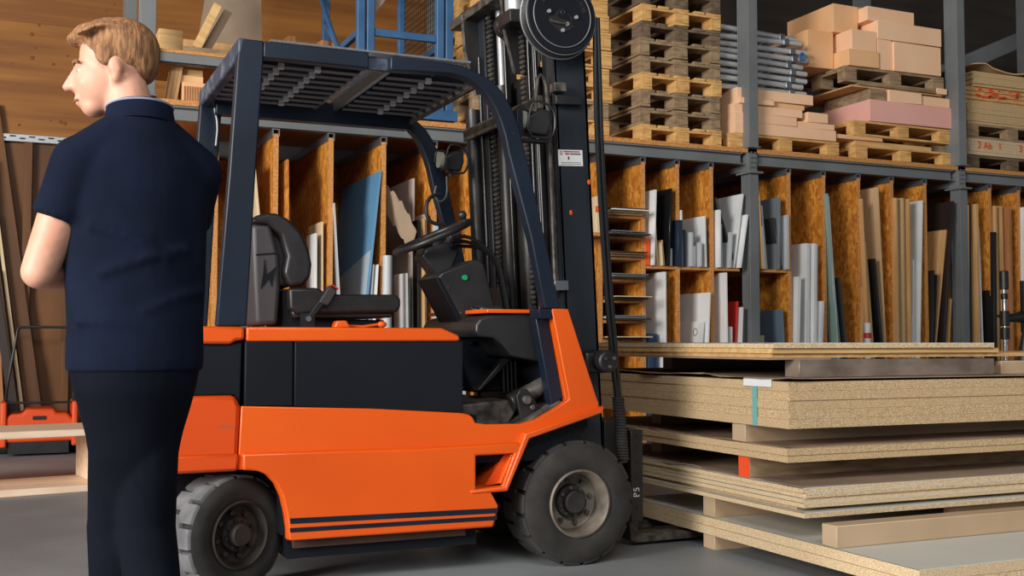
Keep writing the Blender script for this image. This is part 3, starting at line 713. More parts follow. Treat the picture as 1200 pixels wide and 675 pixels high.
# clamp stand right
stn = empty('clamp_stand', (7.76, 7.0, 0)); tag(stn, 'chrome tube stand with black clamps before the right end of the rack', 'stand')
MB().cyl((7.76, 7, .02), (7.76, 7, 1.56), .017, n=14).build('tube', 'chrome', stn)
for z, hh, rr in ((1.50, .16, .038), (1.36, .05, .03), (1.17, .13, .04), (1.04, .10, .038)):
    MB().cyl((7.76, 7, z-hh/2), (7.76, 7, z+hh/2), rr, n=18).build('clamp', 'plastic_black', stn, bevel=.006)
MB().cyl((7.78, 7, 1.17), (7.98, 7, 1.19), .03, .055, 16).build('swivel_arm', 'plastic_black', stn)
MB().cyl((8.02, 7, 1.05), (8.02, 7, 1.5), .05, n=16).build('head_grip', 'plastic_black', stn)
for dx, dy, m_ in ((-.28, -.1, 'chrome'), (.2, -.25, 'plastic_black'), (.1, .35, 'chrome')):
    MB().cyl((8.0, 7, 1.14), (8.0+dx, 7+dy, .0), .014, n=8).build('leg', m_, stn)
MB().cyl((7.68, 7, 1.19), (7.76, 7, 1.18), .012, n=8).build('knob', 'plastic_black', stn)
MB().prism([(7.60, -.15), (7.92, -.15), (7.92, .15), (7.60, .15)], 0, .02, ax='Z', T=Matrix.Translation((0, 7, 0))).build('foot', 'plastic_black', stn)

# ------------------------------------------------------------------ chipboard stack on the floor
GS = 'boards of the big floor stack'
def sheet(x0, x1, y0, y1, z0, z1, label, edge='chip_edge', top=None, name='chipboard_sheet'):
    o = box(x0, x1, y0, y1, z0+.0006, z1).build(name, edge); tag(o, label, 'board', GS)
    if top: box(x0+.0, x1-.0, y0-.0003, y1, z1-.0022, z1+.0004).build('laminate', top, o, bevel=0)
    return o
def bearer(x0, x1, y0, y1, z0, z1, label, m='mdf'):
    o = box(x0, x1, y0, y1, z0+.0006, z1-.0003).build('bearer', m, bevel=.003, segs=1); tag(o, label, 'bearer', 'bearers in the floor stack'); return o
bearer(2.98, 5.4, 4.376, 4.47, 0, .068, 'flat bearer on the floor under the lowest boards')
bearer(3.3, 5.4, 3.35, 3.44, 0, .068, 'front bearer on the floor, set back under the lowest boards')
bearer(3.9, 5.4, 4.86, 4.95, 0, .068, 'rear bearer on the floor under the lowest boards')
sheet(2.975, 5.78, 3.085, 5.15, .068, .107, 'lowest chipboard of the floor stack', 'chip_light')
sheet(2.98, 5.78, 3.09, 5.15, .108, .150, 'second lowest chipboard with a bare pale top', 'chip_light', 'white_lam')
bearer(2.98, 5.4, 4.376, 4.47, .1512, .246, 'mdf bearer standing on the lowest boards')
bearer(3.9, 5.4, 3.80, 3.89, .1512, .246, 'hidden mdf bearer behind the long front beam', 'mdf')
bearer(2.98, 5.7, 3.53, 3.62, .1512, .240, 'long smooth mdf beam lying in front on the lowest boards', 'mdf')
sheet(2.96, 5.74, 3.70, 5.78, .246, .268, 'single white faced board under the laminated pile', 'chip_light', 'white_lam')
sheet(3.0, 5.74, 3.80, 5.78, .268, .284, 'recessed thin board inside the laminated pile', 'chip_edge')
for k in range(4):
    sheet(2.975+.012*(k == 2), 5.75, 3.72+.01*(k % 2), 5.79, .284+k*.0202, .284+(k+1)*.0202, 'white faced chipboard, %s from the bottom of the laminated pile' % ORD[k+1], 'chip_light', 'white_lam')
bearer(2.98, 5.4, 4.10, 4.18, .3665, .459, 'bearer with an orange painted end under the double board', 'pallet_grey')
box(2.977, 2.985, 4.102, 4.178, .368, .457).build('painted_end', 'spray_orange', [o for o in bpy.data.objects if o.name.startswith('bearer')][-1] if False else bpy.data.objects[sorted([o.name for o in bpy.data.objects if o.name.startswith('bearer')])[-1]])
sheet(2.97, 5.76, 3.82, 5.88, .460, .489, 'lower board of the double layer in the middle of the stack')
sheet(2.965, 5.76, 3.815, 5.88, .490, .519, 'upper board of the double layer in the middle of the stack')
bearer(2.98, 5.4, 4.13, 4.23, .5215, .601, 'pale bearer under the thick bundle', 'mdf')
bearer(3.2, 5.4, 5.2, 5.3, .5215, .601, 'rear bearer under the thick bundle', 'mdf')
bearer(3.2, 5.4, 5.2, 5.3, .3665, .459, 'rear bearer under the double board', 'mdf')
lastb = None
for k in range(5):
    lastb = sheet(2.975+.004*(k % 2), 5.77, 3.812+.003*(k % 3), 5.88, .602+k*.0396, .602+(k+1)*.0396, 'thick chipboard, %s from the bottom of the strapped bundle' % ORD[k])
s_ = MB(); s_.box(2.969, 2.974, 4.03, 4.06, .602, .803); s_.box(2.969, 3.5, 4.03, 4.06, .803, .806); o = s_.build('strap', 'strap_teal'); tag(o, 'teal packing strap around the thick bundle', 'strap')
s_ = MB(); s_.box(2.966, 2.969, 3.92, 4.12, .775, .808); s_.box(2.966, 3.05, 3.92, 4.12, .8065, .809); o = s_.build('edge_protector', 'white'); tag(o, 'white paper edge guard under the teal strap', 'edge guard')
def paper(x0, x1, y0, y1, z, amp, label, seed):
    rr = random.Random(seed); n = 46; k = 12; rows_ = []
    ph = [rr.uniform(0, 6) for _ in range(6)]
    for i in range(n+1):
        y = y0 + (y1-y0)*i/n; row = []
        e = .010*math.sin(i*.5+ph[0]) + .012*math.sin(i*.9+ph[1]) + rr.uniform(-.004, .004)
        for j in range(k+1):
            t = j/k; x = x0 + (x1-x0)*(t**2.2) - (e if j == 0 else 0)
            f = (1-t)**6
            zz = z + f*amp*max(0, math.sin(i*.35+ph[2])+.3*math.sin(i*.8+ph[3]))
            row.append((x, y + (.010*math.sin(j*.7+ph[4]) if i in (0, n) else 0), zz))
        rows_.append(row)
    b = MB()
    bot = [b._v(r) for r in rows_]; top = [b._v([(p[0], p[1], p[2]+.0025) for p in r]) for r in rows_]
    for i in range(n):
        for j in range(k):
            b._f([top[i][j], top[i][j+1], top[i+1][j+1], top[i+1][j]]); b._f([bot[i][j], bot[i+1][j], bot[i+1][j+1], bot[i][j+1]])
    for i in range(n):
        b._f([bot[i][0], top[i][0], top[i+1][0], bot[i+1][0]]); b._f([bot[i][k], bot[i+1][k], top[i+1][k], top[i][k]])
    for j in range(k):
        b._f([bot[0][j], bot[0][j+1], top[0][j+1], top[0][j]]); b._f([bot[n][j], top[n][j], top[n][j+1], bot[n][j+1]])
    o = b.build('kraft_sheet', 'kraft'); tag(o, label, 'paper sheet', 'kraft sheets in the floor stack'); return o
paper(2.965, 5.7, 3.80, 5.8, .8105, .012, 'wavy brown kraft sheet on top of the thick bundle', 3)
paper(2.985, 5.7, 3.84, 5.8, .5185, .006, 'brown kraft sheet on the double layer', 5)
paper(2.985, 5.7, 3.74, 5.7, .3648, .006, 'brown kraft sheet on the white faced pile', 8)
paper(3.0, 5.7, 3.63, 5.1, .1508, .004, 'grey brown kraft sheet on the lowest boards', 9) if False else None
bearer(3.10, 4.25, 3.90, 4.0, .8135, .893, 'bearer wrapped in crumpled plastic film under the top sheets', 'wrap')
bearer(4.35, 5.6, 3.95, 4.05, .8135, .878, 'bare pale bearer at the right under the top sheets', 'mdf')
bearer(3.4, 4.4, 5.4, 5.5, .8135, .893, 'rear bearer under the top sheets', 'mdf')
mm = MB(); n = 40
fr = []
for i in range(n+1):
    y = 3.93 + 1.95*i/n; d = .004*math.sin(i*.6) + .003*math.sin(i*1.7)
    fr.append([(2.962+d, y, .894-.002), (2.962+d, y, .899), (3.3, y, .8995), (3.3, y, .8935)])
o = mm.rings(fr).build('kraft_sheet', 'kraft'); tag(o, 'thin brown sheet directly under the top boards of the stack', 'paper sheet', 'kraft sheets in the floor stack')
sheet(2.98, 5.2, 3.93, 5.9, .900, .918, 'thin long board under the two top boards', 'tan', None, 'plywood_sheet')
sheet(2.97, 4.294, 3.915, 5.9, .919, .941, 'second board from the top of the floor stack', 'pine_x', None, 'plywood_sheet')
sheet(2.965, 4.251, 3.90, 5.9, .942, .965, 'topmost pale board of the floor stack', 'chip_light', 'white_lam', 'plywood_sheet')

# ------------------------------------------------------------------ left side: wooden frame, sweeper, leaning boards
T = Matrix.Translation((.535, 7.76, 0)) @ Matrix.Rotation(R(10), 4, 'Z')
fr_ = empty('wooden_frame', (.51, 7.76, 0)); tag(fr_, 'pale wooden box frame lying open on the floor behind the man', 'frame')
MB().box(-1.7, 0, 0, .60, .36, .405, T).build('top_board', 'pale_wood', fr_, bevel=.003)
MB().box(-1.7, 0, 0, .60, 0, .045, T).build('bottom_board', 'pale_wood', fr_, bevel=.003)
MB().box(-.045, 0, .002, .598, .0455, .3595, T).build('side_board', 'pale_wood', fr_, bevel=.003)
MB().box(-1.7, -1.655, .002, .598, .0455, .3595, T).build('side_board', 'pale_wood', fr_, bevel=.003)
sw = empty('push_sweeper', (.19, 10.5, 0)); tag(sw, 'orange push sweeper with a black tube handle by the timber wall', 'sweeper')
MB().prism([(-.10, .12), (.46, .12), (.46, .30), (.40, .36), (.32, .36), (.30, .40), (.08, .40), (.05, .36), (-.04, .36), (-.10, .30)], 10.3, 10.72).build('body', 'sweeper_orange', sw, bevel=.02)
for x in (-.12, .44):
    MB().box(x, x+.05, 10.28, 10.74, .08, .46).build('side_cheek', 'sweeper_orange', sw, bevel=.015)
    MB().cyl((x-.01, 10.6, .12), (x+.06, 10.6, .12), .12, n=24).build('wheel', 'rubber', sw, bevel=.01)
MB().box(.13, .23, 10.285, 10.31, .31, .34).build('latch', 'plastic_black', sw)
MB().box(-.06, .42, 10.32, 10.70, .02, .12).build('brush_housing', 'plastic_black', sw)
MB().tube([(-.09, 10.4, .38), (-.07, 10.55, .62), (-.01, 10.62, 1.0), (0, 10.64, 1.085), (.03, 10.64, 1.10), (.41, 10.64, 1.10), (.44, 10.64, 1.085), (.44, 10.62, 1.0), (.45, 10.5, .62), (.46, 10.4, .38)], .012, 8, smooth=1).build('handle', 'black_steel', sw)
MB().tube([(-.12, 10.36, .45), (.47, 10.36, .45)], .010, 8).build('cross_bar', 'black_steel', sw)
GW = 'boards leaning on the timber wall'
def lean(name, x0, xt, zt, w, m, label, y=10.80, z0=0):
    a = math.atan2(xt-x0, zt-z0); o = box(-w/2, w/2, 0, .03, 0, math.hypot(xt-x0, zt-z0)).build(name, m, org=(0, 0, 0), bevel=.002, segs=1)
    o.location = (x0, y, z0+abs(math.sin(a))*w/2); o.rotation_euler = (R(-1.5), a, 0); tag(o, label, 'board', GW); return o
lean('plank', .20, -.26, 3.1, .13, 'timber_panel', 'wide brown plank leaning left against the timber wall', 10.86)
lean('batten', .10, -.19, 2.1, .028, 'cream', 'thin pale batten leaning left before the wide brown plank', 10.79)
lean('batten', .055, -.235, 2.1, .022, 'mdf', 'thin grey batten leaning beside the pale batten', 10.82)
lean('plank', -.12, -.30, 2.6, .10, 'tan2', 'reddish plank leaning at the left edge', 10.75)
lean('plank', .03, -.21, 1.6, .07, 'espresso', 'short dark plank leaning at the left edge', 10.72)
lean('plank', -.20, -.30, 2.9, .12, 'timber_panel', 'brown plank leaning behind the reddish plank', 10.83)

# ------------------------------------------------------------------ forklift
FN, FF = 4.31, 5.33          # near and far side of the truck
fk = empty('forklift', (1.45, 4.82, 0)); tag(fk, 'orange and navy counterbalance forklift truck with a black mast', 'forklift')
def both(fn, name, m, bevel=0, parent=fk, **k):      # the same part on the near and on the far side
    a = MB(); fn(a, lambda y: y); oa = a.build(name, m, parent, bevel=bevel, **k)
    b = MB(); fn(b, lambda y: FN+FF-y); ob_ = b.build(name, m, parent, bevel=bevel, **k); return oa, ob_
# counterweight at the rear
cw = MB().prism([(.36, .52), (.40, .485), (.777, .483), (.785, .724), (.765, .765), (.42, .765), (.38, .70)], FN+.004, FF-.004).build('counterweight', 'orange_worn', fk, bevel=.018)
MB().prism([(.34, .49), (.39, .478), (.775, .478), (.78, .545), (.36, .55)], FN-.012, FF+.012).build('bumper_ledge', 'orange_worn', cw, bevel=.012)
MB().prism([(.43, .766), (.765, .766), (.787, .725), (.793, .97), (.45, .97)], FN+.02, FF-.02).build('rear_cover', 'anthracite', fk, bevel=.008)
MB().prism([(.44, 1.03), (.44, .965), (.745, .960), (.765, .975), (.796, .975), (.796, 1.028)], FN, FF).build('rear_rail', 'orange', fk, bevel=.012)
# chassis
ch = box(.98, 1.78, FN+.06, FF-.06, .12, .66).build('chassis', 'anthracite', fk)
box(1.0, 1.72, FN+.03, FN+.06, .165, .20).build('lower_sill', 'rust', ch)
box(.42, .98, FN+.25, FF-.25, .2, .76).build('rear_chassis', 'anthracite', fk)
box(.80, 1.698, FN+.03, FF-.03, .66, .974).build('battery_box', 'anthracite', fk)
both(lambda b, y: b.prism([(.800, .725), (.985, .719), (.985, .972), (.800, .972)], y(FN+.006), y(FN+.030)), 'battery_panel', 'anthracite', .004)
both(lambda b, y: b.prism([(.992, .718), (1.698, .674), (1.698, .972), (.992, .972)], y(FN+.006), y(FN+.030)), 'battery_panel', 'anthracite', .004)
MB().prism([(.803, .972), (1.675, .972), (1.684, .985), (1.672, .999), (1.60, 1.027), (.803, 1.027)], FN-.002, FF+.002).build('battery_hood', 'orange', fk, bevel=.012, segs=3)
def arc(c, r0, a0, a1, n): return [(c[0]+r0*math.cos(R(a0+(a1-a0)*i/n)), c[1]+r0*math.sin(R(a0+(a1-a0)*i/n))) for i in range(n+1)]
rear_arch = [(.966, .205), (.965, .245), (.955, .31), (.940, .372), (.915, .425), (.880, .462), (.845, .477), (.805, .482), (.777, .482)]
outer = [(.787, .724), (1.3, .702), (1.69, .674), (1.722, .668), (1.742, .652), (1.752, .632), (1.80, .624), (1.955, .621), (2.03, .636), (2.131, .685), (2.192, .722), (2.108, 1.106), (2.112, 1.113), (2.187, 1.113), (2.325, .727), (2.336, .70), (2.333, .673), (1.975, .577), (1.872, .357), (1.823, .199)] + rear_arch
hole = [(1.748, .494), (1.918, .497), (1.862, .372), (1.748, .366)]
sp_, _ = both(lambda b, y: b.plate(outer, [hole], y(FN), y(FN+.035)), 'side_panel', 'orange', .005)
low = [(.785, .549), (1.2, .541), (1.464, .535), (1.945, .541), (1.970, .577), (1.872, .357), (1.823, .199)] + rear_arch
low = [(.790, .546), (1.2, .543), (1.464, .538), (1.93, .545), (1.955, .543), (1.872, .362), (1.823, .200)] + [(x+.002, z) for x, z in rear_arch[:-1]] + [(.790, .482)]
b = MB().plate(low, [[(1.743, .499), (1.920, .502), (1.864, .367), (1.743, .361)]], FN-.030, FN); b.build('lower_skirt', 'orange', sp_, bevel=.017, segs=3)
MB().plate([(x, z) for x, z in low], [], FF, FF+.02).build('lower_skirt', 'orange', fk, bevel=.012)
for z0, z1, t in ((.281, .268, .0105), (.246, .238, .0085)):
    MB().prism([(.972, z0-t), (1.834, z1-t), (1.834+t*.4, z1+t), (.97, z0+t)], FN-.0325, FN-.029).build('navy_stripe', 'navy', sp_)
# step recess, fender lip and step lip
MB().prism([(1.74, .50), (1.93, .50), (1.86, .355), (1.74, .355)], FN+.16, FN+.17).build('step_back', 'anthracite', fk)
MB().prism([(1.905, .50), (1.925, .50), (1.865, .358), (1.80, .358)], FN+.03, FN+.16).build('step_wall', 'orange_worn', fk)
lip = [(2.345, .690), (2.338, .660), (1.985, .560), (1.884, .345), (1.72, .343), (1.714, .357), (1.872, .366), (1.965, .583)]
both(lambda b, y: b.prism(lip, y(FN-.036), y(FN+.20)), 'fender_lip', 'orange', .006)
both(lambda b, y: b.prism([(2.115, 1.112), (2.187, 1.113), (2.325, .727), (2.336, .69), (2.20, .655), (2.192, .722)], y(FN+.035), y(FN+.13)), 'front_cowl', 'orange', .008)
both(lambda b, y: b.prism([(2.045, 1.112), (2.125, 1.112), (2.135, 1.07), (2.055, 1.07)], y(FN+.004), y(FN+.10)), 'pillar_base', 'navy', .002)
MB().box(1.86, 2.15, FN+.13, FF-.13, 1.095, 1.112).build('dash_rail', 'orange', fk, bevel=.004)
both(lambda b, y: b.prism([(2.052, 1.105), (2.112, 1.105), (2.195, .725), (2.135, .690)], y(FN+.06), y(FN+.12)), 'pillar_foot', 'navy', .005)
# cab floor
MB().prism([(1.70, .46), (2.20, .46), (2.30, .60), (2.30, .66), (2.0, .60), (1.70, .60)], FN+.04, FF-.04).build('cab_floor', 'anthracite', fk)
MB().prism([(1.755, .60), (1.755, .70), (2.0, .715), (2.02, .66), (1.98, .60)], FN+.18, FF-.18).build('floor_plate', 'worn_steel', fk, bevel=.01)
MB().prism([(1.96, .60), (2.03, .64), (2.17, .715), (2.20, .70), (2.05, .62)], FN+.05, FN+.30).build('floor_ramp', 'worn_steel', fk, bevel=.004)
MB().box(2.14, 2.17, FN+.13, FF-.13, .66, 1.09).build('bulkhead', 'anthracite', fk)
# tilt cylinder at the near side
tc = MB().cyl((2.03, FN+.17, .72), (2.30, FN+.17, .85), .038, n=24).build('tilt_cylinder', 'worn_steel', fk, bevel=.004)
MB().cyl((1.985, FN+.17, .70), (2.04, FN+.17, .725), .042, n=20).build('cylinder_eye', 'black_steel', tc, bevel=.006)
MB().prism([(1.985, .735), (2.0, .76), (2.035, .765), (2.06, .74), (2.11, .66), (2.10, .62), (2.01, .62)], FN+.10, FN+.118).build('bracket', 'black_steel', fk, bevel=.004)
MB().cyl((2.028, FN+.075, .718), (2.028, FN+.10, .718), .02, n=16).build('bracket_bolt', 'worn_steel', fk, bevel=.003)
MB().cyl((2.058, FN+.085, .685), (2.058, FN+.10, .685), .012, n=12).build('bracket_bolt', 'worn_steel', fk, bevel=.003)
# dashboard cowl
dsh = MB().prism([(1.815, 1.045), (1.832, 1.072), (1.87, 1.085), (2.05, 1.102), (2.115, 1.100), (2.135, 1.085), (2.178, .905), (2.172, .883), (2.145, .876), (1.985, .905), (1.94, .955), (1.90, .985), (1.83, .990), (1.813, 1.01)], FN+.15, FF-.18).build('dashboard', 'plastic_black', fk, bevel=.02, segs=4)
MB().box(1.90, 2.02, 4.62, 4.82, 1.095, 1.135).build('switch_box', 'plastic_black', dsh, bevel=.018, segs=3)
MB().cyl((1.865, 4.64, 1.115), (1.905, 4.64, 1.112), .014, n=14).build('key_switch', 'chrome', dsh)
for p_ in ((2.095, 1.085), (2.155, .892)): MB().cyl((p_[0], FN+.144, p_[1]), (p_[0], FN+.152, p_[1]), .011, n=12).build('screw', 'chrome', dsh)
MB().prism([(1.83, .99), (1.95, .96), (1.99, .90), (2.10, .885), (2.10, .74), (1.90, .74), (1.86, .85)], 4.72, 5.0).build('pedal_box', 'anthracite', fk, bevel=.01)
for y in (4.62, 4.80):
    pd = MB().prism([(1.885, .752), (1.905, .752), (2.055, .888), (2.05, .905), (2.02, .898)], y, y+.055).build('pedal', 'black_steel', fk, bevel=.004)
MB().prism([(1.80, .80), (1.86, .83), (1.93, .83), (1.93, .80), (1.84, .77)], 4.9, 4.98).build('pedal', 'black_steel', fk, bevel=.004)
for k in range(4): MB().cyl((2.03+.02*k, 4.66, .88), (2.035+.02*k, 4.66, .74), .007, n=8).build('brake_line', 'hose', fk)
# steering console, column, wheel
cs = MB().prism([(1.727, 1.262), (1.745, 1.285), (1.90, 1.345), (1.935, 1.345), (1.955, 1.325), (1.985, 1.22), (2.015, 1.11), (1.955, .985), (1.905, .965), (1.885, .975)], 4.70, 4.95).build('steering_console', 'plastic_black', fk, bevel=.02, segs=3)
MB().prism([(1.715, 1.258), (1.735, 1.262), (1.905, .965), (1.885, .955)], 4.697, 4.953).build('console_edge', 'anthracite', cs, bevel=.004)
MB().cyl((1.855, 4.692, 1.262), (1.855, 4.701, 1.262), .0125, n=16).build('indicator_lamp', 'green_lamp', cs)
for p_ in ((1.775, 1.215), (1.835, 1.10)): MB().cyl((p_[0], 4.695, p_[1]), (p_[0], 4.701, p_[1]), .006, n=10).build('screw', 'worn_steel', cs)
wc = Vector((1.755, 4.85, 1.456)); wn = Vector((-math.sin(R(24.4)), 0, math.cos(R(24.4)))); wu = Vector((math.cos(R(24.4)), 0, math.sin(R(24.4))))
MB().prism([(1.68, 1.36), (1.70, 1.40), (1.84, 1.44), (1.87, 1.39), (1.82, 1.28), (1.76, 1.27)], 4.79, 4.91).build('column', 'plastic_black', fk, bevel=.012)
sw_ = MB().torus(wc, wn, .186, .0155, 64, 12).build('steering_wheel', 'plastic_black', fk)
for a in (90, 210, 330):
    d = wu*math.cos(R(a)) + Vector((0, 1, 0))*math.sin(R(a))
    MB().cyl(wc + d*.182, wc - wn*.022, .012, .02, 10).build('spoke', 'plastic_black', sw_)
MB().cyl(wc - wn*.05, wc + wn*.004, .04, n=24).build('wheel_hub', 'plastic_black', sw_, bevel=.006)
kp = wc + wu*.13 + Vector((0, -.12, 0)); MB().cyl(kp, kp + wn*.035, .012, n=12).ell(kp + wn*.045, (.022,)*3).build('spinner_knob', 'plastic_black', sw_)
for k, dy in enumerate((0, .045, .09)):
    MB().tube([(1.80+.01*k, 4.69+dy, 1.44-.02*k), (1.86, 4.69+dy, 1.455-.02*k), (1.95+.012*k, 4.69+dy, 1.41), (2.02+.012*k, 4.69+dy, 1.345), (2.045+.012*k, 4.69+dy, 1.25), (2.075+.012*k, 4.69+dy, 1.09)], .0085, 8, smooth=2).build('lever', 'hose', fk)
MB().cyl((1.79, 4.74, 1.445), (1.85, 4.74, 1.455), .028, .020, 16).build('lever_grip', 'plastic_grey', fk, bevel=.006)
# seat
def inset(poly, y0, y1): return MB().prism(poly, y0, y1)
shell = [(.881, 1.461), (.962, 1.465), (.999, 1.33), (1.005, 1.20), (.995, 1.04), (.903, 1.039), (.886, 1.326)]
ss = inset(shell, 4.645, 5.06).build('seat_shell', 'plastic_grey', fk, bevel=.02, segs=3)
MB().prism([(.935, 1.315), (.945, 1.25), (.985, 1.285), (.965, 1.20), (.955, 1.235), (.92, 1.19), (.93, 1.25)], 4.641, 4.647).build('shell_slot', 'anthracite', ss)
MB().prism([(.90, 1.335), (.99, 1.345), (.99, 1.339), (.90, 1.329)], 4.641, 4.647).build('shell_seam', 'anthracite', ss)
bolster = [(.876, 1.463), (.89, 1.492), (.936, 1.508), (.982, 1.507), (1.029, 1.487), (1.08, 1.439), (1.117, 1.368), (1.133, 1.296), (1.126, 1.242), (1.093, 1.205), (1.039, 1.204), (1.013, 1.257), (1.027, 1.329), (1.001, 1.418), (.947, 1.462)]
bk = inset(bolster, 4.62, 4.70).build('seat_bolster', 'seat_vinyl', ss, bevel=.026, segs=4)
inset(bolster, 5.0, 5.08).build('seat_bolster', 'seat_vinyl', ss, bevel=.026, segs=4)
inset([(.89, 1.485), (.936, 1.498), (.982, 1.497), (1.03, 1.45), (1.06, 1.36), (1.07, 1.25), (1.06, 1.20), (.99, 1.20), (.99, 1.33), (.95, 1.44)], 4.68, 5.02).build('backrest', 'seat_vinyl', fk, bevel=.02, segs=3)
sc = inset([(1.035, 1.195), (1.155, 1.199), (1.205, 1.172), (1.507, 1.176), (1.527, 1.158), (1.527, 1.121), (1.507, 1.096), (1.076, 1.085), (1.04, 1.107)], 4.62, 5.08).build('seat_cushion', 'seat_vinyl', fk, bevel=.024, segs=4)
inset([(1.05, 1.10), (1.06, 1.07), (1.49, 1.075), (1.50, 1.10)], 4.64, 5.06).build('cushion_base', 'plastic_black', sc, bevel=.008)
inset([(1.02, 1.027), (1.02, 1.19), (1.07, 1.19), (1.09, 1.07), (1.47, 1.065), (1.47, 1.027)], 4.68, 5.02).build('seat_suspension', 'anthracite', fk, bevel=.005)
MB().box(1.08, 1.14, 4.60, 4.612, 1.03, 1.09, None).build('belt_anchor', 'black_steel', fk)
bl = MB().prism([(1.10, 1.06), (1.12, 1.055), (1.19, 1.14), (1.165, 1.155)], 4.598, 4.612).build('belt_stalk', 'plastic_black', fk, bevel=.003)
MB().prism([(1.155, 1.135), (1.195, 1.12), (1.235, 1.185), (1.20, 1.21)], 4.59, 4.62).build('belt_buckle', 'plastic_grey', bl, bevel=.006)
MB().prism([(1.21, 1.207), (1.237, 1.19), (1.241, 1.196), (1.214, 1.213)], 4.592, 4.618).build('release_button', 'red', bl)
MB().cyl((1.112, 4.59, 1.066), (1.112, 4.60, 1.066), .012, n=14).build('anchor_bolt', 'chrome', bl)
hl = MB().prism([(1.175, 1.027), (1.185, 1.055), (1.225, 1.057), (1.245, 1.027)], FN+.10, FN+.16).build('hood_latch', 'orange', fk, bevel=.006)
MB().tube([(1.24, FN+.13, 1.035), (1.30, FN+.13, 1.032), (1.37, FN+.13, 1.042)], .006, 8).build('latch_rod', 'orange', hl)
MB().ell((1.385, FN+.13, 1.042), (.020, .014, .014)).build('latch_knob', 'orange', hl)
# overhead guard
rp = [(.774, 2.146), (.857, 2.146), (.857, 2.08), (.83, 1.6), (.803, 1.03), (.690, 1.03), (.731, 1.626), (.757, 2.08)]
both(lambda b, y: b.prism(rp, y(FN), y(FN+.055)), 'rear_pillar', 'navy', .006)
both(lambda b, y: b.prism([(.857, 2.1455), (1.283, 2.1455), (1.283, 2.080), (.857, 2.081)], y(FN+.001), y(FN+.055)), 'roof_rail', 'navy', .005)
both(lambda b, y: b.box(1.283, 1.375, min(y(FN+.035), y(FN+.055)), max(y(FN+.035), y(FN+.055)), 2.085, 2.14), 'rail_joint', 'navy_worn', .002)
fo = [(1.375, 2.142), (1.602, 2.139), (1.68, 2.133), (1.739, 2.119), (1.79, 2.10), (1.831, 2.078), (1.872, 2.043), (1.903, 2.0), (1.930, 1.95), (1.951, 1.895), (1.985, 1.779), (2.149, 1.123), (2.151, 1.1135)]
fi = [(2.0755, 1.1135), (2.009, 1.42), (1.905, 1.774), (1.888, 1.85), (1.867, 1.911), (1.842, 1.965), (1.808, 2.014), (1.775, 2.047), (1.739, 2.070), (1.69, 2.086), (1.636, 2.094), (1.50, 2.088), (1.375, 2.083)]
gp, gf = both(lambda b, y: b.prism(fo + fi, y(FN), y(FN+.06)), 'front_pillar', 'navy', .006)
MB().cyl((1.925, FN-.002, 1.86), (1.925, FN+.001, 1.86), .006, n=10).build('pillar_hole', 'black', gp)
MB().prism([(.758, 2.07), (.758, 2.149), (.80, 2.149), (.80, 2.07)], FN+.001, FF-.001).build('rear_cross_beam', 'navy_worn', fk, bevel=.008)
MB().box(.82, 1.76, FF-.12, FF-.055, 2.025, 2.12).build('inner_rail', 'navy', fk, bevel=.004)
for x0, x1 in ((1.275, 1.292), (1.372, 1.395)):
    MB().box(x0, x1, FN+.055, FF-.055, 2.085, 2.135).build('roof_cross_bar', 'zinc', fk, bevel=.003)
MB().box(1.762, 1.782, FN+.06, FF-.06, 2.055, 2.10).build('front_cross_bar', 'worn_steel', fk, bevel=.003)
ny = 8
for i in range(ny):
    y = 4.44 + i*.098
    Tm = Matrix.Translation((0, y, 2.108)) @ Matrix.Rotation(R(-14), 4, 'X')
    sa = MB().box(.80, 1.275, -.003, .003, -.030, .025, Tm).build('roof_slat', 'navy', fk)
    MB().box(.80, 1.275, -.012, .006, -.034, -.030, Tm).build('slat_light_edge', 'zinc_dull', sa)  # added pale strip: light along the lower slat edge, put into colour
    sa = MB().box(1.395, 1.765, -.003, .003, -.030, .025, Tm).build('roof_slat', 'navy', fk)
    MB().box(1.395, 1.765, -.012, .006, -.034, -.030, Tm).build('slat_light_edge', 'zinc_dull', sa)
    for xx in (.95, 1.10, 1.58): MB().box(xx-.012, xx+.012, -.016, .004, -.040, -.020, Tm).build('slat_clip', 'galvanised', fk)
    MB().prism([(1.74, 2.10), (1.763, 2.10), (1.763, 2.065)], y-.02, y+.03).build('slat_bracket', 'zinc', fk)
for x in (.95, 1.10, 1.60): MB().cyl((x, FN+.06, 2.108), (x, FF-.06, 2.108), .006, n=8).build('tie_rod', 'zinc', fk)
MB().box(.885, 1.73, FN+.004, FF-.004, 2.148, 2.156).build('roof_sheet', 'acrylic', fk)
MB().tube([(.82, FF-.07, 2.06), (.835, FF-.08, 1.98), (.825, FF-.09, 1.88)], .006, 8, smooth=1).build('cable', 'zinc', fk)
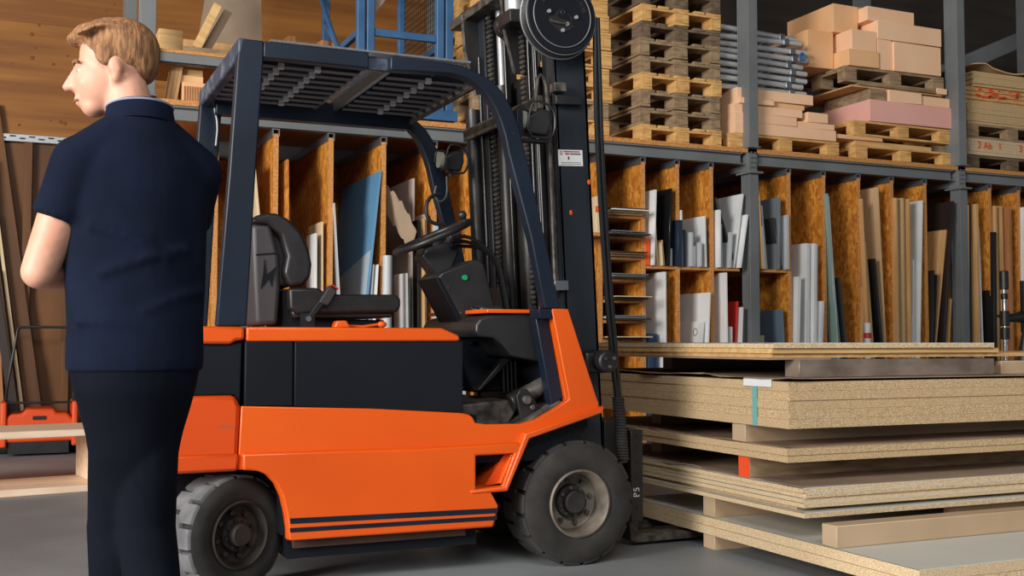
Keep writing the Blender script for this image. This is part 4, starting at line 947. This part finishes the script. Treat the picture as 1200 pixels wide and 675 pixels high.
# work lights
def work_light(x, y, z, dx, s=1.0):
    h_ = MB().prism([(x-.055*s, z-.06*s), (x+.045*s, z-.065*s), (x+.065*s, z-.01*s), (x+.06*s, z+.045*s), (x+.02*s, z+.055*s), (x-.05*s, z+.015*s)], y-.045*s, y+.045*s).build('work_light', 'plastic_black', fk, bevel=.01, segs=3)
    MB().tube([(x-.06*s, y-.05, z-.075*s), (x-.045*s, y-.055, z+.05*s), (x-.02*s, y-.055, z+.085*s), (x+.05*s, y-.055, z+.07*s), (x+.078*s, y-.055, z+.03*s), (x+.078*s, y-.05, z-.05*s), (x+.05*s, y-.05, z-.08*s)], .0055, 8, closed=True, smooth=1).build('guard_wire', 'black_steel', h_)
    MB().tube([(x-.085*s, y+.03, z-.01), (x-.08*s, y+.03, z+.05*s), (x-.04*s, y+.03, z+.06*s), (x+.0, y+.03, z+.05*s)], .0055, 8, smooth=1).build('guard_wire', 'black_steel', h_)
    MB().cyl((x-.075*s, y, z+.0), (x-.05*s, y, z+.0), .045*s, n=18).build('lamp_lens', 'lamp_glass', h_)
    MB().cyl((x, y, z-.09*s), (x, y, z-.055*s), .012, n=10).build('swivel', 'black_steel', h_); return h_
work_light(2.075, 4.42, 1.945, 0)
MB().box(1.96, 1.99, 4.35, 4.46, 1.86, 1.98).build('light_bracket', 'navy', fk, bevel=.003)
MB().box(1.97, 2.12, 4.38, 4.44, 1.85, 1.862).build('light_bracket', 'black_steel', fk)
work_light(1.985, 5.22, 1.885, 0, .9)
MB().tube([(1.925, 5.2, 1.707), (1.875, 5.2, 1.70), (1.845, 5.2, 1.655), (1.85, 5.2, 1.59), (1.88, 5.2, 1.56), (1.95, 5.2, 1.555)], .010, 8, smooth=1).build('grab_handle', 'plastic_black', fk)
MB().tube([(1.90, 5.2, 1.75), (1.885, 5.2, 1.70), (1.92, 5.2, 1.665), (1.96, 5.2, 1.70), (1.955, 5.2, 1.80)], .004, 6, smooth=2).build('cable_loop', 'zinc', fk)
# ---- mast (leaning slightly back)
MT = Matrix.Translation((2.462, 0, 0)) @ Matrix.Rotation(R(-2.85), 4, 'Y')       # x=0 is the front edge of the near upright
def mbox(name, m, x0, x1, y0, y1, z0, z1, parent=fk, bevel=.003): return MB().box(x0, x1, y0, y1, z0, z1, MT).build(name, m, parent, bevel=bevel)
def mcyl(name, m, x, y, z0, z1, r, parent=fk, n=18): return MB().cyl(MT @ Vector((x, y, z0)), MT @ Vector((x, y, z1)), r, n=n).build(name, m, parent)
up1 = MB(); up1.box(-.165, -.001, 4.45, 4.462, .1, 2.72, MT); up1.box(-.165, -.150, 4.45, 4.53, .1, 2.72, MT); up1.box(-.016, -.001, 4.45, 4.53, .1, 2.72, MT); up1 = up1.build('outer_upright', 'mast_paint', fk, bevel=.003)
up2 = MB(); up2.box(-.165, -.001, 5.30, 5.312, .1, 2.72, MT); up2.box(-.165, -.150, 5.23, 5.31, .1, 2.72, MT); up2.box(-.016, -.001, 5.23, 5.31, .1, 2.72, MT); up2.build('outer_upright', 'mast_paint', fk, bevel=.003)
for y0, y1 in ((4.535, 4.60), (5.165, 5.225)):
    b = MB(); b.box(-.15, -.02, (y0 if y0 < 4.8 else y1-.012), (y0+.012 if y0 < 4.8 else y1), .12, 2.85, MT); b.box(-.15, -.138, y0, y1, .12, 2.85, MT); b.box(-.032, -.02, y0, y1, .12, 2.85, MT); b.build('inner_upright', 'black_steel', fk, bevel=.002)
for y in (4.70, 5.10):
    c = mcyl('lift_cylinder', 'black_steel', -.13, y, .15, 2.25, .038)
    mcyl('piston_rod', 'dull_chrome', -.13, y, 2.25, 2.75, .020, c); mcyl('cylinder_cap', 'black_steel', -.13, y, 2.18, 2.27, .045, c)
mcyl('lift_cylinder', 'black_steel', -.18, 5.385, .2, 2.2, .042)
for y in (4.655, 4.92, 5.36-.11): mcyl('hydraulic_pipe', 'hose', -.19, y, .3, 2.45, .010)
for y in (4.61, 4.63): mcyl('hydraulic_pipe', 'hose', -.175, y, .3, 2.5, .009)
mcyl('hydraulic_pipe', 'worn_steel', -.17, 4.505, .4, 2.1, .011)
for y in (5.17, 4.78):
    chn = MB()
    for k in range(96):
        z = .35 + k*.0245
        chn.box(-.172, -.158, y-.011, y-.006, z, z+.016, MT); chn.box(-.172, -.158, y+.006, y+.011, z, z+.016, MT); chn.cyl(MT @ Vector((-.165, y-.02, z+.01)), MT @ Vector((-.165, y+.02, z+.01)), .0065, n=6)
    chn.build('lift_chain', 'worn_steel', fk)
# cross ties
mbox('cross_tie', 'worn_steel', -.225, -.165, 4.53, 5.43, 2.055, 2.095); mbox('cross_tie', 'worn_steel', -.225, -.20, 4.50, 5.43, 2.04, 2.10)
mbox('top_cross_tie', 'worn_steel', -.24, -.16, 4.50, 5.52, 2.655, 2.70); mbox('top_cross_tie', 'worn_steel', -.16, -.03, 4.62, 5.20, 2.655, 2.685)
mbox('lower_cross_tie', 'black_steel', -.13, -.03, 4.47, 5.29, .28, .42)
for y in (5.30, 4.80):
    MB().prism([(-.25, 2.68), (-.06, 2.68), (-.05, 2.34), (-.12, 2.26), (-.195, 2.27), (-.245, 2.50)], y, y+.016, T=MT).build('head_plate', 'black_steel', fk, bevel=.003)
    MB().tube([MT @ Vector((-.25, y+.008, 2.68)), MT @ Vector((-.245, y+.008, 2.50)), MT @ Vector((-.195, y+.008, 2.265))], .008, 6).build('plate_edge', 'worn_steel', fk)
MB().cyl(MT @ Vector((-.12, 5.0, 2.56)), MT @ Vector((-.12, 5.05, 2.56)), .07, n=30).build('chain_pulley', 'black_steel', fk, bevel=.005)
MB().cyl(MT @ Vector((-.12, 4.62, 2.56)), MT @ Vector((-.12, 4.68, 2.56)), .07, n=30).build('chain_pulley', 'black_steel', fk, bevel=.005)
mcyl('accumulator', 'dull_chrome', -.25, 4.66, 2.52, 2.85, .045)
mbox('beacon_bracket', 'black_steel', -.30, -.19, 4.60, 4.75, 2.46, 2.52)
mbox('pipe_clamp', 'black_steel', -.18, -.05, 4.41, 4.45, 2.045, 2.085); mbox('pipe_clamp', 'worn_steel', -.19, -.13, 4.40, 4.45, 2.10, 2.14)
cl_ = mbox('pipe_clamp', 'zinc', -.22, -.15, 4.43, 4.52, 1.21, 1.255)
MB().tube([MT @ Vector((-.26, 4.48, 1.9)), MT @ Vector((-.25, 4.46, 2.16)), MT @ Vector((-.22, 4.46, 2.19)), MT @ Vector((-.19, 4.47, 2.12)), MT @ Vector((-.185, 4.5, .9))], .009, 8, smooth=1).build('hydraulic_pipe', 'worn_steel', fk)
mbox('rear_shade_sheet', 'black_steel', -.06, -.045, 4.62, 5.15, .35, 2.30)  # added black sheet that darkens the gap between the uprights
mcyl('free_gap_shade_cylinder', 'black_steel', -.10, 4.93, .2, 2.1, .055)  # black cylinder added to fill the same gap with dark
mbox('junction_box', 'plastic_grey', -.26, -.20, 4.98, 5.10, 1.10, 1.25)
# label on the near upright
lab = mbox('rating_label', 'decal_white', -.163, -.040, 4.4475, 4.4498, 1.772, 1.845, up1, bevel=0)
k = MB(); k.box(-.135, -.055, 4.4468, 4.4476, 1.834, 1.839, MT); k.box(-.128, -.108, 4.4468, 4.4476, 1.823, 1.830, MT); k.build('print_line', 'ink_red', lab)
k = MB()
for z in (1.786, 1.779): k.box(-.150, -.050, 4.4468, 4.4476, z, z+.002, MT)
k.box(-.104, -.05, 4.4468, 4.4476, 1.823, 1.829, MT); k.box(-.116, -.108, 4.4468, 4.4476, 1.80, 1.815, MT)
for x, z in ((-.155, 1.832), (-.147, 1.832), (-.155, 1.822), (-.147, 1.822)): k.box(x, x+.005, 4.4468, 4.4476, z, z+.006, MT)
k.build('print_line', 'ink', lab)
for x, z in ((-.012, 1.70), (-.112, 1.56), (-.098, .872)): MB().ell(MT @ Vector((x, 4.449, z)), (.008, .002, .012)).build('paint_spot', 'orange', up1)
# tilt pivot
mp = MB().cyl((2.385, 4.30, .885), (2.385, 4.45, .885), .05, n=24).build('tilt_pivot', 'black_steel', fk, bevel=.01)
MB().box(2.30, 2.44, 4.37, 4.44, .83, .93).build('pivot_lug', 'black_steel', mp, bevel=.02, segs=3)
for a in (30, 150, 270): MB().cyl((2.385+.025*math.cos(R(a)), 4.292, .885+.025*math.sin(R(a))), (2.385+.025*math.cos(R(a)), 4.302, .885+.025*math.sin(R(a))), .008, n=8).build('pivot_bolt', 'worn_steel', mp)
# hose reel
rc = Vector((2.172, 4.33, 2.409))
rl = MB().lathe([(.02, .0), (.135, .0), (.140, .004), (.165, .004), (.170, .010), (.172, .018), (.160, .022), (.02, .022)], rc, (0, 1, 0), 64).build('hose_reel', 'anthracite', fk)
MB().lathe([(.10, .02), (.175, .045), (.183, .05), (.183, .056), (.175, .06), (.10, .06)], rc, (0, 1, 0), 64).build('rear_flange', 'black_steel', rl)
MB().torus(rc + Vector((0, .050, 0)), (0, 1, 0), .181, .0045, 72, 8).build('flange_rim', 'zinc', rl)
MB().torus(rc + Vector((0, .0, 0)), (0, 1, 0), .140, .0025, 72, 6).build('pressed_ring', 'zinc_dull', rl)
MB().torus(rc + Vector((0, .012, 0)), (0, 1, 0), .170, .003, 72, 6).build('front_rim', 'zinc_dull', rl)
MB().cyl(rc + Vector((0, .02, 0)), rc + Vector((0, .12, 0)), .04, n=20).build('axle', 'black_steel', rl)
sl = [(-.068, .0), (-.040, .008), (-.020, .038), (.0, .045), (.02, .038), (.048, .006), (.045, -.02), (.06, -.028), (.03, -.05), (.0, -.066), (-.03, -.05), (-.066, -.022)]
MB().prism([(rc.x+a*1.0, rc.z-.012+b_) for a, b_ in sl], rc.y-.0012, rc.y+.0).build('hub_opening', 'black', rl)
MB().prism([(rc.x+a, rc.z+b_) for a, b_ in [(-.022, .012), (-.014, .034), (0, .040), (.016, .034), (.030, .0), (.042, -.018), (.020, -.016), (-.02, -.010), (-.03, 0)]], rc.y-.004, rc.y-.001).build('hub_plate', 'anthracite', rl, bevel=.002)
MB().torus(rc + Vector((0, -.004, .016)), (0, 1, 0), .009, .003, 20, 6).build('hub_ring', 'black', rl)
MB().tube([rc + Vector((-.062, -.004, -.028)), rc + Vector((-.03, -.006, -.034)), rc + Vector((.02, -.006, -.036))], .006, 8).build('hub_shaft', 'worn_steel', rl)
for dx, dz in ((-.068, .012), (.066, .0), (-.001, -.066), (.02, -.036)): MB().cyl(rc + Vector((dx, -.010, dz)), rc + Vector((dx, .0, dz)), .0085, n=8).build('reel_bolt', 'dull_chrome', rl)
k = MB()
for a in (20, 35, 50, 145): k.box(-.012, .012, -.0012, 0, -.010, .010, Matrix.Translation(rc + Vector((.112*math.cos(R(a)), 0, .112*math.sin(R(a))))) @ Matrix.Rotation(-R(a-90), 4, 'Y'))
k.build('pressed_mark', 'black_steel', rl)
# hoses from the reel to the carriage
for k_ in range(2):
    d = k_*.022
    MB().tube([(2.352+d*.6, 4.362, 2.43), (2.358+d, 4.372, 2.15), (2.375+d, 4.385, 1.80), (2.43+d, 4.41, 1.2), (2.475+d, 4.43, .85), (2.502+d*.6, 4.445, .72)], .011, 10, smooth=2).build('lift_hose', 'hose', fk)
mm = MB()
for i in range(22): mm.torus((2.515+.0012*i, 4.455, .71-.013*i), (0.05, 0, 1), .022, .007, 18, 6)
mm.cyl((2.512, 4.455, .72), (2.54, 4.455, .42), .021, n=16).build('hose_sleeve', 'rubber', fk)
# carriage and forks
cp = MB().box(2.60, 2.665, 4.49, 4.53, .14, .56).build('carriage_side', 'black_steel', fk, bevel=.003)
k = MB()
for z in (.20, .27, .34, .41, .48, .53): k.cyl((2.636, 4.487, z), (2.636, 4.491, z), .009, n=12)
k.build('plate_hole', 'black', cp)
text('painted_mark', 'B5', .045, 'decal_white', cp, Matrix.Translation((2.63, 4.4885, .275)) @ Matrix.Rotation(R(90), 4, 'X') @ Matrix.Rotation(R(90), 4, 'Z'))
MB().box(2.60, 2.66, 4.53, 5.25, .16, .24).build('carriage_bar', 'black_steel', fk, bevel=.004); MB().box(2.60, 2.66, 4.53, 5.25, .46, .54).build('carriage_bar', 'black_steel', fk, bevel=.004)
MB().box(2.60, 2.665, 5.25, 5.29, .14, .56).build('carriage_side', 'black_steel', fk, bevel=.003)
MB().prism([(2.50, .10), (2.60, .10), (2.60, .58), (2.55, .62), (2.50, .6)], 4.56, 4.62).build('roller_plate', 'black_steel', fk, bevel=.004)
MB().prism([(2.50, .10), (2.60, .10), (2.60, .58), (2.55, .62), (2.50, .6)], 5.16, 5.22).build('roller_plate', 'black_steel', fk, bevel=.004)
for y in (4.62, 4.98):
    f_ = MB().prism([(2.667, .56), (2.705, .56), (2.710, .08), (2.74, .058), (3.80, .036), (3.82, .026), (3.80, .022), (2.70, .016), (2.675, .03), (2.667, .08)], y, y+.10).build('fork', 'dull_chrome' if False else 'worn_steel', fk, bevel=.003)
# wheels
def wheel(cx_, cy_, cz, r, wd, rotz, tread, lugs, lug_h, rimr, big):
    pale_tread = tread == 'rubber_grey'
    prof = [(rimr, .0), (rimr*1.12, -.006), (rimr*1.3, -.012), (r*.86, -.010), (r*.955, .004), (r-lug_h, .022), (r-lug_h, wd-.022), (r*.955, wd-.004), (r*.86, wd+.010), (rimr*1.12, wd+.006), (rimr, wd)]
    t = MB().lathe(prof, (0, 0, 0), (0, 1, 0), 72, caps=False).build('tyre', 'rubber', fk, at=(cx_, cy_, cz), rotz=rotz, sharp=50)
    lg = MB()
    for side in (0, 1):
        for i in range(lugs):
            a0 = 2*math.pi*(i + (.5 if side else 0))/lugs; gap = .80
            rg = []
            ya, yb = (.004, wd*.54) if side == 0 else (wd*.46, wd-.004)
            st = 5
            for q in range(st+1):
                a = a0 + 2*math.pi/lugs*gap*q/st
                c_, s_ = math.cos(a), math.sin(a)
                sk = .012 if side == 0 else -.012
                mid = math.sin(math.pi*q/st)*wd*.05
                y0_, y1_ = (ya, yb+mid) if side == 0 else (ya-mid, yb)
                rg.append([(c_*(r-lug_h-.004), y0_, s_*(r-lug_h-.004)), (c_*(r-lug_h*.5), y0_, s_*(r-lug_h*.5)), (c_*r, y0_+.006, s_*r), (c_*r, y1_-.004, s_*r), (c_*(r-lug_h-.004), y1_, s_*(r-lug_h-.004))])
            lg.rings(rg)
    l_ = lg.build('tread', tread, t, sharp=40)
    MB().lathe([(rimr*.99, .004), (rimr*1.03, -.010), (rimr*.97, -.014), (rimr*.90, -.002), (rimr*.86, .03), (rimr*.84, big), (rimr*.80, big+.004), (.001, big+.004), (.001, big+.02), (rimr*.9, big+.02), (rimr*1.0, big+.05), (rimr*1.0, .03)], (0, 0, 0), (0, 1, 0), 56, caps=False).build('rim', 'rim_steel' if not pale_tread else 'rim_dark', t, sharp=40)
    hb = MB().lathe([(.001, big-.055), (rimr*.30, big-.055), (rimr*.34, big-.050), (rimr*.36, big-.02), (rimr*.50, big-.018), (rimr*.52, big+.004)], (0, 0, 0), (0, 1, 0), 40).build('hub', 'rim_dark', t, sharp=30)
    for i in range(8):
        a = 2*math.pi*i/8+.2
        MB().cyl((math.cos(a)*rimr*.43, big-.030, math.sin(a)*rimr*.43), (math.cos(a)*rimr*.43, big-.015, math.sin(a)*rimr*.43), .0085, n=6).build('hub_bolt', 'rim_dark' if pale_tread else 'worn_steel', t)
        MB().cyl((math.cos(a)*rimr*.66, big-.014, math.sin(a)*rimr*.66), (math.cos(a)*rimr*.66, big+.004, math.sin(a)*rimr*.66), .0105, n=6).build('wheel_nut', 'rim_dark' if pale_tread else 'worn_steel', t)
    return t
wheel(2.24, FN+.004, .270, .270, .215, 0, 'rubber', 17, .014, .143, .085)
wheel(2.24, FF-.22, .270, .270, .215, 0, 'rubber', 17, .014, .143, .085)
wheel(.795, FN+.055, .228, .228, .165, R(27), 'rubber_grey', 15, .02, .128, .035)
wheel(.795, FF-.26, .228, .228, .165, R(27), 'rubber_grey', 15, .02, .128, .035)
MB().cyl((.80, 4.55, .228), (.80, 5.1, .228), .05, n=16).build('rear_axle', 'anthracite', fk)
MB().cyl((2.24, 4.53, .27), (2.24, 5.11, .27), .07, n=16).build('front_axle', 'anthracite', fk)
MB().box(.95, 1.0, 4.34, 4.7, .22, .5).build('mud_flap', 'anthracite', fk)

# ------------------------------------------------------------------ the man walking past, seen from behind
PX, PY = .272, 2.93
pr = empty('person', (PX, PY, 0), R(10), local=True)
tag(pr, 'person in a navy polo shirt and dark trousers walking past the forklift', 'person')
def remesh(o, v, sm=6, f=.6):
    m_ = o.modifiers.new('remesh', 'REMESH'); m_.mode = 'VOXEL'; m_.voxel_size = v; m_.use_smooth_shade = True
    s_ = o.modifiers.new('smooth', 'SMOOTH'); s_.iterations = sm; s_.factor = f
def loft(b, secs, n=28):      # (cx, cy, cz, rx, ry)
    return b.rings([[(cx_+rx*math.cos(2*math.pi*i/n), cy_+ry*math.sin(2*math.pi*i/n), cz) for i in range(n)] for cx_, cy_, cz, rx, ry in secs])
TOR = [(0, 0, .86, .120, .100), (0, 0, .93, .140, .105), (0, 0, 1.02, .150, .108), (0, .004, 1.12, .152, .106), (0, .006, 1.24, .158, .110), (0, .004, 1.34, .166, .112), (0, -.002, 1.40, .160, .100), (0, -.006, 1.45, .130, .082), (0, -.006, 1.505, .095, .065), (0, 0, 1.54, .062, .058)]
ELB_L, ELB_R = Vector((-.226, .03, 1.14)), Vector((.150, .16, 1.175))
SH_L, SH_R = Vector((-.142, -.005, 1.405)), Vector((.140, -.005, 1.405))
WR_L, WR_R = Vector((-.060, .255, 1.14)), Vector((.075, .325, 1.10))
HIP = .032
KN_L, AN_L = Vector((-.012, .115, .50)), Vector((.0, .135, .085))
KN_R, AN_R = Vector((.040, .02, .49)), Vector((.030, -.155, .115))
HT = Matrix.Translation((-.058, .045, 1.655)) @ Matrix.Rotation(R(72), 4, 'Z') @ Matrix.Rotation(R(-8), 4, 'X')
def hand(b, w, d, up, side):
    d = d.normalized(); up = (up - d*up.dot(d)).normalized(); s_ = d.cross(up)*side
    palm = w + d*.05
    Tm = Matrix((s_, d, up)).transposed().to_4x4()
    b.ell(palm, (.040, .052, .015), Tm); b.limb(w, .024, w + d*.03, .027)
    for i, (o_, L_) in enumerate(((-.030, .066), (-.010, .076), (.011, .070), (.030, .055))):
        p = w + d*.088 + s_*o_; q = p + d*L_*.45 - up*.006; q2 = q + d*L_*.30 - up*.016; q3 = q2 + d*L_*.14 - up*.020
        b.limb(p, .0095, q, .0088); b.limb(q, .0088, q2, .008); b.limb(q2, .008, q3, .007)
    t0 = w + d*.030 - s_*.030; t1 = t0 + d*.028 - s_*.026 - up*.008; t2 = t1 + d*.028 - s_*.008 - up*.008
    b.limb(t0, .013, t1, .011); b.limb(t1, .011, t2, .009)
bd = MB(); loft(bd, TOR)
for sh, el, wr, sd in ((SH_L, ELB_L, WR_L, 1), (SH_R, ELB_R, WR_R, -1)):
    bd.limb(sh, .062, (sh*.45+el*.55), .052); bd.limb((sh*.45+el*.55), .052, el, .043)
    mid = el*.7 + wr*.3; bd.limb(el, .043, mid, .043); bd.limb(mid, .043, wr, .026); hand(bd, wr, wr-el, Vector((0, .0, 1)), sd)
for hx, kn, an, toe in ((-HIP, KN_L, AN_L, 1), (HIP, KN_R, AN_R, 1)):
    h_ = Vector((hx, 0, .88)); bd.limb(h_, .078, kn, .050); c_ = kn*.7 + an*.3 - Vector((0, .012, 0)); bd.limb(kn, .050, c_, .048); bd.limb(c_, .048, an, .032)
    bd.limb(an - Vector((0, .02, .03)), .036, an + Vector((0, .15, -.055)), .026)
bd.limb(Vector((0, -.005, 1.48)), .060, Vector((-.030, .018, 1.60)), .056)
def hp(x, y, z): return HT @ Vector((x, y, z))
HR = HT.to_3x3().to_4x4()
bd.ell(hp(0, -.018, .035), (.074, .094, .090), HR); bd.ell(hp(0, .020, -.025), (.062, .078, .078), HR); bd.ell(hp(0, .052, -.085), (.036, .034, .028), HR)
bd.ell(hp(0, .068, .018), (.048, .022, .014), HR); bd.ell(hp(-.028, .058, -.03), (.024, .026, .022), HR); bd.ell(hp(.028, .058, -.03), (.024, .026, .022), HR)
bd.limb(hp(0, .088, .006), .010, hp(0, .112, -.030), .0125); bd.ell(hp(.011, .098, -.034), (.009,)*3); bd.ell(hp(-.011, .098, -.034), (.009,)*3)
bd.ell(hp(0, .088, -.062), (.024, .012, .007), HR); bd.ell(hp(0, .086, -.074), (.020, .012, .008), HR)
for sx in (-1, 1):
    bd.ell(hp(sx*.075, -.012, -.006), (.009, .017, .028), HR @ Matrix.Rotation(R(-10), 4, 'X')); bd.ell(hp(sx*.074, -.008, -.034), (.009, .011, .012), HR)
body = bd.build('body', 'skin', pr, sharp=180); remesh(body, .0062, 5, .55)
eyes = []
for sx in (-1, 1):
    e = MB().ell(hp(sx*.030, .0735, .002), (.010, .008, .0055), HR).build('eye', 'eye', body); MB().ell(hp(sx*.030, .0805, .002), (.0045, .0022, .0042), HR).build('iris', 'iris', e)
    MB().tube([hp(sx*.014, .088, .022), hp(sx*.032, .086, .027), hp(sx*.050, .074, .020)], .0045, 6, smooth=1).build('eyebrow', 'hair', body)
MB().tube([hp(-.022, .092, -.068), hp(0, .100, -.067), hp(.022, .092, -.068)], .0028, 6, smooth=1).build('lips', 'skin_lip', body)
hr = MB(); hr.ell(hp(0, -.028, .050), (.080, .096, .088), HR, 32, 20)
hr.ell(hp(0, .035, .098), (.058, .050, .030), HR); hr.ell(hp(0, -.070, .018), (.064, .046, .058), HR); hr.ell(hp(.012, .070, .092), (.040, .030, .020), HR)
for sx in (-1, 1): hr.ell(hp(sx*.071, .010, .030), (.010, .024, .030), HR)
for i in range(60):
    a = random.uniform(-1.2, 1.2); u = random.uniform(-.07, .07)
    hr.tube([hp(u, -.05, .130-abs(u)*.5), hp(u*1.1, .01, .140-abs(u)*.5), hp(u*1.1+.004, .07, .112-abs(u)*.4)], .006, 5, smooth=1)
hair = hr.build('hair', 'hair', body, sharp=180); remesh(hair, .006, 2, .5)
# shirt
st = MB()
loft(st, [(0, 0, .895, .166, .132), (0, 0, .93, .168, .134), (0, 0, 1.02, .166, .128), (0, .004, 1.12, .172, .124), (0, .006, 1.24, .174, .126), (0, .004, 1.34, .178, .127), (0, -.002, 1.41, .172, .114), (0, -.006, 1.46, .140, .094), (0, -.006, 1.515, .102, .078), (0, 0, 1.545, .074, .070)])
for sh, el, sd in ((SH_L, ELB_L, -1), (SH_R, ELB_R, 1)):
    m_ = sh.lerp(el, .36); st.limb(sh, .072, m_, .066); d = (el-sh).normalized()
    st.cyl(m_ - d*.02, m_ + d*.045, .066, .068, 24)
st.limb(Vector((-.13, -.01, 1.415)), .068, Vector((-.05, -.01, 1.475)), .068); st.limb(Vector((.13, -.01, 1.415)), .068, Vector((.05, -.01, 1.475)), .068)
for x0, z0, x1, z1, r_ in ((-.14, 1.25, .05, 1.17, .012), (-.12, 1.13, .10, 1.20, .012), (-.16, 1.02, .04, .985, .012), (.15, 1.10, -.02, 1.04, .012)):
    pts = [Vector((x0+(x1-x0)*t, -.128*math.sqrt(max(0, 1-((x0+(x1-x0)*t)/.185)**2))+.008, z0+(z1-z0)*t+.01*math.sin(t*3))) for t in (0, .25, .5, .75, 1)]
    st.tube(pts, r_, 6, smooth=1)
shirt = st.build('polo_shirt', 'shirt', pr, sharp=180); remesh(shirt, .008, 7, .6)
cr = MB(); cr.rings([[(.082*math.cos(2*math.pi*i/32)*k-.006*0, .078*math.sin(2*math.pi*i/32)*k, z+.012*math.sin(2*math.pi*i/32)*-1) for i in range(32)] for k, z in ((1.08, 1.515), (.99, 1.556), (.90, 1.566), (.90, 1.53))]); cr.build('collar', 'shirt', shirt, sharp=60)
cr = MB().tube([(.081*math.cos(2*math.pi*i/32), .077*math.sin(2*math.pi*i/32), 1.560-.012*math.sin(2*math.pi*i/32)) for i in range(32)], .0028, 6, closed=True); cr.build('collar_trim', 'shirt_trim', shirt)
# trousers
tr = MB(); loft(tr, [(0, 0, .97, .152, .118), (0, 0, .90, .158, .126), (0, 0, .85, .148, .126), (.004, .01, .80, .134, .118), (.006, .02, .74, .118, .105), (.008, .03, .68, .108, .092), (.01, .04, .62, .085, .07), (.01, .04, .56, .05, .04)])
for hx, kn, an in ((-HIP, KN_L, AN_L), (HIP, KN_R, AN_R)):
    h_ = Vector((hx*.9, 0, .86)); tr.limb(h_, .084, kn, .070); tr.limb(kn, .072, kn*.6+an*.4-Vector((0,.012,0)), .068); tr.limb(kn*.6+an*.4-Vector((0,.012,0)), .068, an + Vector((0, 0, .03)), .056); tr.cyl(an + Vector((0, 0, .06)), an + Vector((0, 0, -.02)), .057, .062)
trs = tr.build('trousers', 'trousers', pr, sharp=180); remesh(trs, .008, 6, .6)
MB().rings([[(.160*math.cos(2*math.pi*i/36), .126*math.sin(2*math.pi*i/36), z) for i in range(36)] for z in (.90, .935)]).build('belt', 'black', trs)
for an, tilt in ((AN_L, 0), (AN_R, -18)):
    Tm = Matrix.Translation((an.x, an.y, 0 if tilt == 0 else .035)) @ Matrix.Rotation(R(tilt), 4, 'X')
    s_ = MB(); s_.ell((0, .045, .052), (.048, .135, .040)); s_.ell((0, -.03, .075), (.042, .060, .055)); s_.box(-.040, .040, -.075, .155, .004, .03); s_.xf(Tm)
    so = s_.build('shoe', 'shoe', pr, sharp=180); remesh(so, .006, 4, .5)
